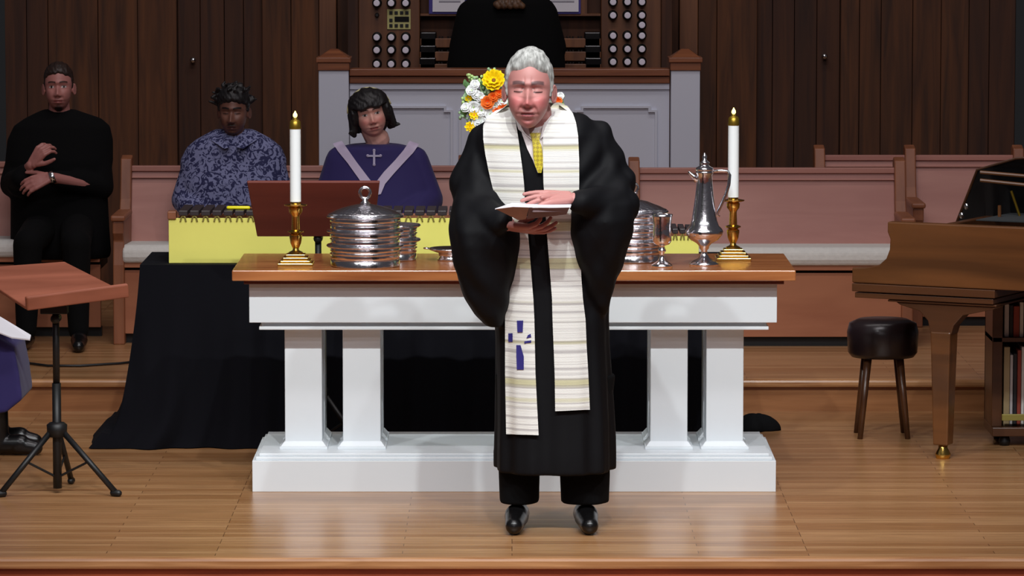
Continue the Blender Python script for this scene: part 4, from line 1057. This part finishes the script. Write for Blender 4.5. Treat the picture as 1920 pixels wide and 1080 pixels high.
    # --- hair
    def th(d):
        x, y, z = d[:,0], d[:,1], d[:,2]
        line = .60+.10*np.cos(x*4)-(np.abs(x)>.42)*0
        top = sm(0, .14, z-np.where(-y > 0, .55+.17*(-y)-.14*np.abs(x)+.035*np.sin(x*9+.8), -.45+0*z))
        side = sm(0,.08,(y+.30+.25*np.clip(z,0,1)))*sm(-.42,-.30,z+.25*y)
        up = np.maximum(top*(z > .2), side)
        return -.012+up*(.018+.008*sm(.4,.9,z)+.001*sm(.3,.8,np.abs(x))+.004*np.sin(5*x+1.2)*sm(.5,.8,z))
    finish(remesh(hair_mesh(Mx, th, .0024, 17, 3), .0035, 3), 'hair', M['hair_grey'], t, smooth=True)
    # --- shirt, tie, stole
    raystrip([(968,1036,216),(974,1032,235),(980,1028,255),(989,1024,280),(999,1020,300),(1008,1014,324)], tb, .003, .004, 'shirt_front', M['shirt_white'], t)
    for pts in (((961,213),(972,243),(996,262),(990,235)), ((1040,208),(1034,240),(1013,262),(1018,235))):
        P = [W(x,y,(-1.09,-1.13,-1.165,-1.16)[i]) for i,(x,y) in enumerate(pts)]; Q = [p+Vector((0,.012,0)) for p in P]
        build(MB().add(P+Q, [(0,1,2,3),(7,6,5,4),(0,4,5,1),(1,5,6,2),(2,6,7,3),(3,7,4,0)]), 'collar_wing', M['shirt_white'], t, bevel=.003)
    raystrip([(993,1014,249),(998,1011,263),(999,1016,275),(1000,1018,295),(1003,1018,310),(1009,1015,324)], tb, .009, .010, 'tie', M['tie'], t)
    st = MB()
    L1 = [(946,958,201),(930,962,207),(914,965,218),(906,968,235),(906,972,260),(910,976,290),(916,980,320),(923,983,350),(932,984,380),(945,986,410),(955,990,440),(958,993,470),(955,996,510),(948,1000,560),(947,1002,600),(947,1003,650),(947,1004,700),(948,1007,760),(949,1010,814,816)]
    L2 = [(1040,1050,192),(1034,1064,199),(1026,1074,212),(1020,1080,230),(1018,1084,255),(1018,1086,300),(1019,1086,345),(1022,1085,380),(1024,1085,420),(1028,1088,470),(1032,1090,520),(1035,1093,560),(1036,1098,600),(1038,1100,650),(1040,1103,700),(1041,1106,771,768)]
    fix = lambda L_: [tuple(r) if len(r) == 4 else (*r, r[2]) for r in L_]
    s1 = raystrip(fix(L1), tb, .012, .006, 'stole', M['stole'], t, sub=5, nx=14)
    raystrip(fix(L2), tb, .012, .006, 'stole', M['stole'], t, sub=5, nx=14)
    # yoke of the stole around the back of the neck
    ring = []
    for k in range(25):
        a = pi*k/24; ring.append(Vector((X(1000,-1.0)+.098*cos(a), -1.03+.135*sin(a), Z(203,-1.0)-.006+.012*sin(a))))
    vs = []
    for p in ring:
        out = Vector((p.x-X(1000,-1.0), p.y+1.03, 0)).normalized()
        vs += [p+Vector((0,0,.02)), p+out*.075+Vector((0,0,-.035)), p+out*.075+Vector((0,0,-.043)), p+Vector((0,0,.012))]
    fs = []
    for i in range(24):
        for j in range(4): j2 = (j+1) % 4; fs.append((i*4+j, (i+1)*4+j, (i+1)*4+j2, i*4+j2))
    build(MB().add(vs, fs), 'stole_yoke', M['stole'], t, smooth=True)
    # blue cross sewn on the stole
    blue = plain('blue_applique', srgb(44,38,120), .7); navy = plain('navy_applique', srgb(40,40,76), .7)
    sb = bvh_of(finish(s1.data.copy(), 'tmp', None).data); bpy.data.objects.remove(bpy.data.objects['tmp'])
    off = t.location
    wm = s1.data.copy(); wm.transform(Matrix.Translation(off)); sb = bvh_of(wm)
    for rws in ([(969,981,601),(970,980,623)], [(953,961,625),(953,961,641)], [(990,995,628,626),(987,996,634,632)], [(983,996,640,638),(983,996,644,642)], [(968,976,647),(968,982,668),(969,982,693)]):
        raystrip([tuple(r) if len(r) == 4 else (*r, r[2]) for r in rws], sb, .0005, .0025, 'cross_patch', blue, s1, sub=3, nx=4)
    # --- trousers and shoes
    tr = MB()
    for xc_, rw in ((973,.95),(1096,1.16)):
        a = W(xc_, 840, -.92); tr.loft([(a.x,-.93,z,rx*rw,rx*1.05) for z, rx in ((.10,.080),(.2,.083),(.30,.085),(.45,.09),(.6,.10))], 32, lambda a, z: .03*sin(5*a+z*12))
    tm = remesh(tr, .007, 6); finish(tm, 'trousers', M['trousers'], t, smooth=True)
    for xc_ in (972,1096):
        a = W(xc_, 840, -.92); s = MB(); shoe(s, (a.x, -.86, 0), (a.x+(.02 if xc_ > 1000 else -.02), -1.14, 0), 1.1)
        m_ = remesh(s, .005, 4); clamp_floor(m_, .002); finish(m_, 'shoe', M['shoe'], t, smooth=True)
    # --- papers, held by him but a thing of their own
    pp = thing('booklet', 'open tan and white paper booklet held in the minister\'s hands', 'papers', W(1000,395,-1.33))
    def sheet(pts, th, name, mat, parent):
        P = [W(*p) for p in pts]; Q = [p+Vector((0,0,-th)) for p in P]; n = len(P)
        build(MB().add(P+Q, [tuple(range(n)), tuple(range(2*n-1,n-1,-1))]+[(k,(k+1)%n,(k+1)%n+n,k+n) for k in range(n)]), name, mat, parent, bevel=.0012)
    sheet([(928,391,-1.42),(960,380,-1.27),(1072,381,-1.24),(1070,388,-1.43),(1000,388,-1.46)], .004, 'page', M['paper'], pp)
    sheet([(960,386,-1.36),(1000,386,-1.30),(1060,386,-1.30),(1064,391,-1.42),(1000,392,-1.45)], .012, 'inner_pages', M['paper_grey'], pp)
    def card(pts, th, name, mat):
        P = [W(*p) for p in pts]; Q = [p+Vector((0,th,0)) for p in P]; n = len(P)
        build(MB().add(P+Q, [tuple(range(n)), tuple(range(2*n-1,n-1,-1))]+[(k,(k+1)%n,(k+1)%n+n,k+n) for k in range(n)]), name, mat, pp, bevel=.001)
    card([(929,392,-1.43),(962,388,-1.455),(992,389,-1.465),(986,411,-1.41),(972,413,-1.40),(950,402,-1.41)], .004, 'front_cover', M['paper_tan'])
    card([(992,389,-1.462),(1030,390,-1.45),(1068,389,-1.435),(1062,402,-1.41),(1020,405,-1.40),(988,411,-1.405)], .004, 'back_cover', M['paper_grey'])
    return t
minister()

# ------------------------------------------------------------------ seated figures
def seated(label, hc, scale, yaw, pitch, roll, skin, jaw, smile, lips, brow, clothes_mat, garment, arms_body, rows, base, thick, hair_mat, hands=(), paint_kw={}, voxel=.0035, legs=True, hair_amp=.003, hair_freq=30, extra_hair=None, shoes=True, fold=None, zf=ZP, neck=None, nose=1.0):
    t = thing('person', label, 'person', base)
    Mx = head_matrix(hc, scale, yaw, pitch, roll)
    b = MB(); add_head(b, Mx, jaw=jaw, nose=nose)
    nb = neck or (hc+Vector((0,.035,-.20)))
    b.capsule(hc+Vector((0,.022,-.08)), nb, .052, .062)
    ctr = rows[len(rows)//3]
    b.loft([(r[0], r[1], r[2], r[3]*.6, r[4]*.6) for r in rows], 24)
    for ch in arms_body: b.chain(ch, [.045,.038,.026])
    for h in hands: hand(b, *h[0], **h[1])
    bm_ = remesh(b, voxel, 2, .4)
    paint(bm_, Mx, skin, lips, brow, **paint_kw)
    finish(bm_, 'body', M['skin'], t, smooth=True)
    g = MB(); dense = []
    for i in range(len(rows)-1):
        for k in range(4): tt = k/4; dense.append(tuple(rows[i][j]*(1-tt)+rows[i+1][j]*tt for j in range(5)))
    dense.append(rows[-1]); g.loft(dense, 64, fold, 2.2)
    for ch, rad in garment[1]: g.chain(ch, rad)
    gm = remesh(g, .008, 8)
    gb = bvh_of(gm)
    finish(gm, garment[0], clothes_mat, t, smooth=True)
    hm = remesh(extra_hair(hair_mesh(Mx, thick, hair_amp, hair_freq, 5), Mx) if extra_hair else hair_mesh(Mx, thick, hair_amp, hair_freq, 5), .004, 2)
    finish(hm, 'hair', hair_mat, t, smooth=True)
    return t, Mx, gb
def legs_of(t, hip, knee, foot, mat, rk=.075, toe=.20, zf=ZP):
    g = MB()
    for s in (-1, 1):
        h = hip+Vector((s*.09,0,0)); k = knee+Vector((s*.12,0,0)); f_ = foot+Vector((s*.13,0,0))
        g.chain([h, k, f_+Vector((0,0,.09))], [.09, rk, .052])
    m_ = remesh(g, .009, 6); finish(m_, 'trousers', mat, t, smooth=True)
    for s in (-1, 1):
        f_ = foot+Vector((s*.13,0,0)); sh = MB(); shoe(sh, (f_.x, f_.y+.04, zf), (f_.x+s*.02, f_.y-.22, zf))
        mm = remesh(sh, .006, 3); clamp_floor(mm, zf+.002); finish(mm, 'shoe', M['shoe'], t, smooth=True)
def rws(L_, ):
    out = []
    for xl, xr, py, yc, ry in L_:
        a, b = W(xl,py,yc), W(xr,py,yc); out.append(((a.x+b.x)/2, yc, a.z, (b.x-a.x)/2, ry))
    return out
def short_hair(front=.50, vol=.012, top=.01, sidelen=-.35):
    def th(d):
        x, y, z = d[:,0], d[:,1], d[:,2]
        t1 = sm(0,.10,z-np.where(-y > 0, front+.16*(-y)-.10*np.abs(x)+.02*np.sin(23*x+1)+.02*np.sin(11*x), -.5))*(z > .2)
        t2 = sm(0,.08,(y+.30+.16*np.clip(z,0,1)+.02*np.sin(19*z)))*sm(sidelen-.06,sidelen+.06,z+.25*y)
        return -.012+np.maximum(t1, t2)*(.012+vol+top*sm(.4,.9,z))
    return th
# man in the black suit, far left, arms folded with one hand raised
Y1 = 4.52
hc = W(110,163,Y1-.02)
t, Mx, gb = seated('man with goatee in a black suit seated at the far left, one hand raised', hc, (1.0,1.0,1.0), R(2), R(-3), R(-1), SKIN['pale'], 1.0, 0, srgb(160,84,80), srgb(56,34,28),
    M['suit'], ('suit_jacket', [([W(48,268,Y1),W(25,345,Y1-.04),W(38,335,Y1-.26)],[.075,.07,.05]), ([W(178,262,Y1),W(188,350,Y1-.06),W(105,336,Y1-.27)],[.075,.07,.045]), ([W(38,345,Y1-.15),W(45,325,Y1-.25)],[.07,.048])]),
    [[W(45,260,Y1),W(30,345,Y1-.08),W(58,310,Y1-.29)], [W(175,255,Y1),W(185,350,Y1-.10),W(92,332,Y1-.33)]],
    rws([(82,140,205,Y1+.03,.06),(66,160,212,Y1+.02,.08),(46,190,222,Y1+.02,.10),(26,206,236,Y1+.02,.12),(14,212,262,Y1+.01,.13),(10,212,300,Y1-.01,.14),(20,202,370,Y1-.02,.15),(20,205,430,Y1-.02,.17),(20,208,470,Y1-.02,.19),(22,206,482,Y1-.02,.18)]),
    (hc.x, Y1-.1, ZP), short_hair(.52,.004,.008,-.25), M['hair_brown'],
    hands=[((W(60,308,Y1-.30), Vector((.55,-.15,.75)), Vector((-.5,-.75,.3)), 1), dict(curls=[(35,40,30)]*4, s=1.05)),
           ((W(92,332,Y1-.34), Vector((-.85,-.1,-.32)), Vector((0,-.85,.5)), 1), dict(curls=[(15,25,20)]*4, s=1.05))],
    paint_kw=dict(beard=[(0,-.112,.016,.011,1.0),(0,-.095,.006,.004,.5)], beard_c=srgb(44,28,24), browth=.004, stubble=srgb(150,100,92)))
legs_of(t, Vector((hc.x, Y1-.06, ZP+.56)), Vector((hc.x+.02, Y1-.60, ZP+.52)), Vector((hc.x+.02, Y1-.62, ZP)), M['suit'])
q = W(98,332,Y1-.335)
wt = MB(); wt.lathe([(.031,-.012),(.033,-.010),(.033,.010),(.031,.012)], 24, (0,0,0)); 
Aw = Matrix.Translation(q) @ Vector((-.85,-.1,-.32)).to_track_quat('Z','Y').to_matrix().to_4x4()
wt.v = [tuple(Aw @ Vector(v)) for v in wt.v]
ww = build(wt, 'wristwatch', M['chrome'], None, smooth=True, origin=q); ww.parent = t; ww.location = q-t.location
# man in the navy print shirt
Y2 = 4.35
hc = W(438,208,Y2-.05)
def locs(mb, Mx):
    rs = random.Random(4)
    for k in range(85):
        a = rs.uniform(0,2*pi); e = rs.uniform(.30,1.5); d = Vector((cos(a)*cos(e), sin(a)*cos(e)+.12, sin(e))).normalized()
        if d.y < -.15 and d.z < .78: continue
        r = .085+.02*d.z; p = d*r; q1 = p+d*.022+Vector((rs.uniform(-.016,.016),rs.uniform(-.016,.01),rs.uniform(-.004,.014))); q2 = q1+Vector((rs.uniform(-.018,.022),rs.uniform(-.014,.01),rs.uniform(-.006,.016)))
        m_ = MB(); m_.chain([p, q1, q2], [.009,.0085,.006], 8)
        mb.add([tuple(Mx @ Vector(v)) for v in m_.v], m_.f)
    return mb
t, Mx, gb = seated('young man with short black twists in a navy patterned shirt, left of the candle', hc, (1.0,1.0,1.0), R(-5), R(5), R(0), SKIN['brown'], 1.05, 0, srgb(92,52,50), srgb(18,12,12),
    M['paisley'], ('patterned_shirt', [([W(372,300,Y2),W(346,375,Y2-.03),W(380,415,Y2-.24)],[.075,.068,.05]), ([W(506,300,Y2),W(526,372,Y2-.03),W(500,415,Y2-.24)],[.075,.068,.05])]),
    [[W(365,290,Y2),W(350,375,Y2-.05),W(385,415,Y2-.27)], [W(510,290,Y2),W(525,372,Y2-.05),W(495,415,Y2-.27)]],
    rws([(404,474,242,Y2+.01,.06),(388,490,250,Y2+.01,.08),(368,510,261,Y2,.10),(350,528,276,Y2,.115),(338,538,300,Y2,.125),(338,534,340,Y2-.02,.14),(350,525,400,Y2-.03,.15),(352,522,450,Y2-.03,.17),(352,522,486,Y2-.03,.17)]),
    (hc.x, Y2-.1, ZP), short_hair(.42,.010,.012,-.05), M['hair_black'], extra_hair=locs,
    hands=[((W(385,415,Y2-.28), Vector((.5,-.8,-.2)), Vector((0,.1,1)), 1), dict(s=1.05)), ((W(495,415,Y2-.28), Vector((-.5,-.8,-.2)), Vector((0,.1,1)), -1), dict(s=1.05))],
    paint_kw=dict(beard=[(0,-.060,.018,.0035,.9),(0,-.116,.018,.010,.7)], beard_c=srgb(30,20,18), browth=.0042, eyes='closed'), nose=1.25)
legs_of(t, Vector((hc.x, Y2-.06, ZP+.56)), Vector((hc.x, Y2-.60, ZP+.52)), Vector((hc.x, Y2-.62, ZP)), M['trousers'])
cl = MB()
for s in (-1, 1):
    P = [W(438+s*4,275,Y2-.15), W(438+s*36,250,Y2-.05), W(438+s*44,262,Y2-.085), W(438+s*18,279,Y2-.155)]
    Q = [p+Vector((0,.010,-.002)) for p in P]; cl.add(P+Q, [(0,1,2,3),(7,6,5,4),(0,4,5,1),(1,5,6,2),(2,6,7,3),(3,7,4,0)])
build(cl, 'shirt_collar', M['paisley'], t, bevel=.002)
# woman in the purple robe
Y3 = 4.28
hc = W(694,212,Y3-.04)
def bob(d):
    x, y, z = d[:,0], d[:,1], d[:,2]
    bang = sm(0,.06,z-.30-.05*np.cos(8*x))*(y < .1)
    sides = sm(0,.10,y+.62+.1*z)*sm(-.98,-.85,z)*(np.abs(x) > .2)
    sides2 = sm(0,.08,np.abs(x)-.80)*sm(-.95,-.80,z)
    back = sm(-.1,.1,y)*sm(-.99,-.9,z)
    h = np.maximum.reduce([bang, sides*sm(.76,.84,np.abs(x)+np.clip(y,0,1)), sides2, back, sm(.25,.4,z)*sm(-.6,-.3,y)])
    return -.012+h*(.030+.016*sm(.2,.8,np.abs(x)))
def flips(mb, Mx):
    rs = random.Random(8)
    for s in (-1, 1):
        for k in range(18):
            a = rs.uniform(-.25,1.5); p = Vector((s*(.092*cos(a*.6)), -.01+.08*sin(a), rs.uniform(-.02,.01)))
            e = p+Vector((s*rs.uniform(-.002,.016), rs.uniform(-.012,.012), -rs.uniform(.045,.085))); e2 = e+Vector((s*rs.uniform(.008,.022),-.006,-.006+.016*rs.random()))
            m_ = MB(); m_.chain([p, e, e2], [.021,.013,.006], 8); mb.add([tuple(Mx @ Vector(v)) for v in m_.v], m_.f)
    return mb
wr = rws([(684,728,268,Y3+.03,.065),(658,750,270,Y3+.01,.09),(632,776,276,Y3,.11),(612,795,300,Y3,.125),(604,810,340,Y3-.02,.14),(600,820,390,Y3-.04,.17),(600,822,440,Y3-.05,.21),(602,820,486,Y3-.05,.23)])
t, Mx, gb = seated('smiling woman with black bob and headband in a purple choir robe', hc, (1.03,.98,.97), R(6), R(2), R(-12), SKIN['fair'], 1.10, 1, srgb(186,92,90), srgb(44,26,24),
    M['purple'], ('choir_robe', [([W(636,300,Y3),W(618,375,Y3-.03),W(660,415,Y3-.24)],[.07,.085,.07]), ([W(778,300,Y3),W(800,375,Y3-.03),W(760,415,Y3-.24)],[.07,.085,.07])]),
    [[W(650,305,Y3),W(625,375,Y3-.05),W(670,415,Y3-.27)], [W(765,305,Y3),W(792,375,Y3-.05),W(750,415,Y3-.27)]],
    wr, (hc.x, Y3-.1, ZP), bob, M['hair_black'], extra_hair=flips, hair_amp=.003, hair_freq=22,
    hands=[((W(672,416,Y3-.28), Vector((.6,-.7,-.2)), Vector((0,.1,1)), 1), dict(s=.95)), ((W(748,416,Y3-.28), Vector((-.6,-.7,-.2)), Vector((0,.1,1)), -1), dict(s=.95))],
    paint_kw=dict(browth=.0028, blush=srgb(222,120,112)), fold=lambda a, z: .02*sin(9*a)*max(0, min(1, (1.2-z)*2)), neck=W(708,262,Y3+.0))
sk = MB()
for s in (-1, 1): sk.chain([Vector((hc.x+s*.09,Y3-.05,ZP+.56)), Vector((hc.x+s*.11,Y3-.56,ZP+.53)), Vector((hc.x+s*.12,Y3-.60,ZP+.2))], [.11,.10,.10])
finish(remesh(sk, .01, 8), 'robe_skirt', M['purple'], t, smooth=True)
for s in (-1, 1):
    sh = MB(); shoe(sh, (hc.x+s*.12, Y3-.56, ZP), (hc.x+s*.12, Y3-.80, ZP), .9); sh.capsule((hc.x+s*.12,Y3-.57,ZP+.05),(hc.x+s*.12,Y3-.59,ZP+.24),.035,.045); mm = remesh(sh, .006, 3); clamp_floor(mm, ZP+.002); finish(mm, 'shoe', M['shoe'], t, smooth=True)
raystrip([(624,641,269,264),(634,652,284,280),(652,668,306,303),(672,690,334,332),(684,704,352,350),(694,714,368,364)], gb, .002, .004, 'stole_band', M['lilac'], t, sub=4, nx=5)
raystrip([(768,786,264,270),(757,775,281,286),(741,758,300,304),(720,738,322,326),(706,722,340,345),(694,714,356,364)], gb, .003, .004, 'stole_band', M['lilac'], t, sub=4, nx=5)
cr = plain('silver_embroidery', srgb(176,168,196), .5)
cm = [raystrip([(699.5,703.5,283),(699.5,703.5,308)], gb, .002, .003, 'embroidered_cross', cr, t, sub=4, nx=2), raystrip([(690,713,290.5),(690,713,294)], gb, .0025, .003, 'embroidered_cross', cr, t, sub=2, nx=6)]
for x, y in ((701.5,282),(701.5,309),(689.5,292),(713.5,292)):
    p = W(x, y, 0); C0 = Vector((0,CAMY,CAMZ)); h = gb.ray_cast(C0, (p-C0).normalized())[0]
    if h: build(MB().ell(h+Vector((0,-.003,0)), (.008,.004,.008), None, 12, 8), 'cross_tip', cr, cm[0], smooth=True)
hb = []
for k in range(21):
    a = R(8+164*k/20); v = Vector((.108*cos(a), .004, .128*sin(a)+.004)); hb.append(Mx @ v)
build(MB().tube(hb, .0048, 8), 'headband', plain('cream_headband', srgb(222,216,160), .5), t, smooth=True)
# organist from behind
Y4 = 6.02
hc = W(955,-62,Y4+.05)
def longh(d):
    x, y, z = d[:,0], d[:,1], d[:,2]
    return -.012+np.maximum(sm(-.5,-.3,y), sm(.4,.6,z))*.03
def tail(mb, Mx):
    for k in range(14):
        s = (k-6.5)/6.5; m_ = MB(); m_.chain([Mx @ Vector((s*.085,.06+.03*(1-s*s),.0)), Mx @ Vector((s*.09,.075+.03*(1-s*s),-.13)), W(955+s*24, 8+4*sin(k*2.1), Y4-.14)], [.024,.022,.020], 8); mb.add(m_.v, m_.f)
    return mb
t, Mx, gb = seated('organist in black with long brown hair seen from behind at the console', hc, (1,1,1), R(180), R(-4), 0, SKIN['fair'], 1, 0, srgb(180,90,90), srgb(60,40,30),
    M['suit'], ('black_jacket', [([W(880,25,Y4),W(862,90,Y4+.0),W(880,100,Y4+.30)],[.07,.06,.045]), ([W(1022,25,Y4),W(1042,90,Y4+.0),W(1022,100,Y4+.30)],[.07,.06,.045])]),
    [[W(885,28,Y4),W(866,90,Y4+.02),W(885,100,Y4+.33)], [W(1018,28,Y4),W(1038,90,Y4+.02),W(1018,100,Y4+.33)]],
    rws([(925,985,-25,Y4,.06),(895,1015,-12,Y4,.09),(868,1036,4,Y4,.11),(855,1048,30,Y4,.12),(846,1056,70,Y4,.13),(838,1060,120,Y4,.15),(840,1058,170,Y4,.16),(842,1056,200,Y4,.16)]),
    (hc.x, Y4, .62), longh, M['hair_long'], extra_hair=tail,
    hands=[((W(885,100,Y4+.34), Vector((.3,.9,-.1)), Vector((0,.1,1)), -1), dict(s=1)), ((W(1018,100,Y4+.34), Vector((-.3,.9,-.1)), Vector((0,.1,1)), 1), dict(s=1))])
g = MB()
for s in (-1, 1): g.chain([Vector((hc.x+s*.09,Y4+.02,1.20)), Vector((hc.x+s*.10,Y4+.38,1.16)), Vector((hc.x+s*.11,Y4+.36,.72))], [.085,.07,.05])
finish(remesh(g, .01, 5), 'trousers', M['suit'], t, smooth=True)
for s in (-1, 1):
    sh = MB(); shoe(sh, (hc.x+s*.11,Y4+.30,.62), (hc.x+s*.11,Y4+.55,.62)); mm = remesh(sh, .006, 3); clamp_floor(mm, .622); finish(mm, 'shoe', M['shoe'], t, smooth=True)
# singer in purple robe at the left edge, in profile facing the table (only knees, skirt and boot show)
Y5 = 1.25
hc = Vector((X(-270,Y5), Y5, 1.24))
t, Mx, gb = seated('person in purple robe and black boots cut off by the left edge', hc, (1,1,1), R(90), R(8), 0, SKIN['fair'], 1, 0, srgb(180,90,90), srgb(60,40,30),
    M['purple'], ('choir_robe', [([hc+Vector((.02,-.17,-.26)),hc+Vector((.06,-.2,-.50)),hc+Vector((.24,-.12,-.46))],[.07,.08,.06]), ([hc+Vector((.02,.17,-.26)),hc+Vector((.06,.2,-.50)),hc+Vector((.24,.12,-.46))],[.07,.08,.06])]),
    [[hc+Vector((.02,-.16,-.26)),hc+Vector((.06,-.19,-.50)),hc+Vector((.28,-.11,-.45))], [hc+Vector((.02,.16,-.26)),hc+Vector((.06,.19,-.50)),hc+Vector((.28,.11,-.45))]],
    [(hc.x-.02,hc.y,hc.z-.17,.06,.07),(hc.x-.02,hc.y,hc.z-.22,.10,.17),(hc.x-.02,hc.y,hc.z-.35,.12,.19),(hc.x-.02,hc.y,hc.z-.55,.13,.18),(hc.x-.02,hc.y,hc.z-.72,.15,.19),(hc.x-.02,hc.y,hc.z-.80,.14,.19)],
    (hc.x, hc.y, 0), short_hair(.45,.02,.01,-.4), M['hair_brown'],
    hands=[((hc+Vector((.28,-.11,-.45)), Vector((.9,.1,.1)), Vector((0,-.9,.4)), -1), dict(s=1)), ((hc+Vector((.28,.11,-.45)), Vector((.9,-.1,.1)), Vector((0,.9,.4)), 1), dict(s=1))])
g = MB()
for s in (-1, 1):
    g.chain([Vector((hc.x,Y5+s*.10,hc.z-.74)), W(-15,628,Y5+s*.10)], [.10,.085])
a_ = [W(-14,612,Y5), W(36,640,Y5), W(46,690,Y5), W(52,738,Y5), W(22,762,Y5), W(-40,775,Y5), W(-70,640,Y5)]
g.prism([(p.x,p.z) for p in a_], Y5-.21, Y5+.21, 'xz')
finish(remesh(g, .009, 8), 'robe_skirt', M['purple'], t, smooth=True)
for s in (-1, 1):
    a = W(-4, 840, Y5+s*.12); sh = MB(); shoe(sh, (a.x, a.y, 0), (a.x+.20, a.y-.01, 0), 1.0)
    sh.chain([Vector((a.x+.01,a.y,.05)), Vector((a.x+.0,a.y,.12)), Vector((a.x-.01,a.y,.28))], [.042,.048,.055])
    mm = remesh(sh, .006, 3); clamp_floor(mm, .003); finish(mm, 'boot', M['shoe'], t, smooth=True)
pp = thing('music_sheet', 'white music sheet poking in at the left edge below the music stand', 'papers', W(20,615,Y5-.2))
P = [W(-60,575,Y5-.15), W(-2,592,Y5-.18), W(58,628,Y5-.24), W(56,636,Y5-.26), W(22,632,Y5-.30), W(-60,600,Y5-.32)]
Q = [p+Vector((0,.002,-.006)) for p in P]; n = len(P)
pg = build(MB().add(P+Q, [tuple(range(n)), tuple(range(2*n-1,n-1,-1))]+[(k,(k+1)%n,(k+1)%n+n,k+n) for k in range(n)]), 'page', M['paper'], pp)
# chair under the singer
ch = thing('side_chair', 'plain dark chair under the singer just outside the left edge', 'chair', (hc.x, Y5, 0))
build(MB().box((hc.x-.22,Y5-.22,.40),(hc.x+.20,Y5+.22,.44)), 'seat', M['stand_back'], ch, bevel=.006)
build(MB().box((hc.x-.24,Y5-.21,.60),(hc.x-.215,Y5+.21,.90)), 'backrest', M['stand_back'], ch, bevel=.006)
for sx in (-.21,.18):
    for sy in (-.2,.2): build(MB().box((hc.x+sx-.015,Y5+sy-.015,0),(hc.x+sx+.015,Y5+sy+.015,.90 if sx < 0 else .40)), 'leg', M['stand_back'], ch, bevel=.004)
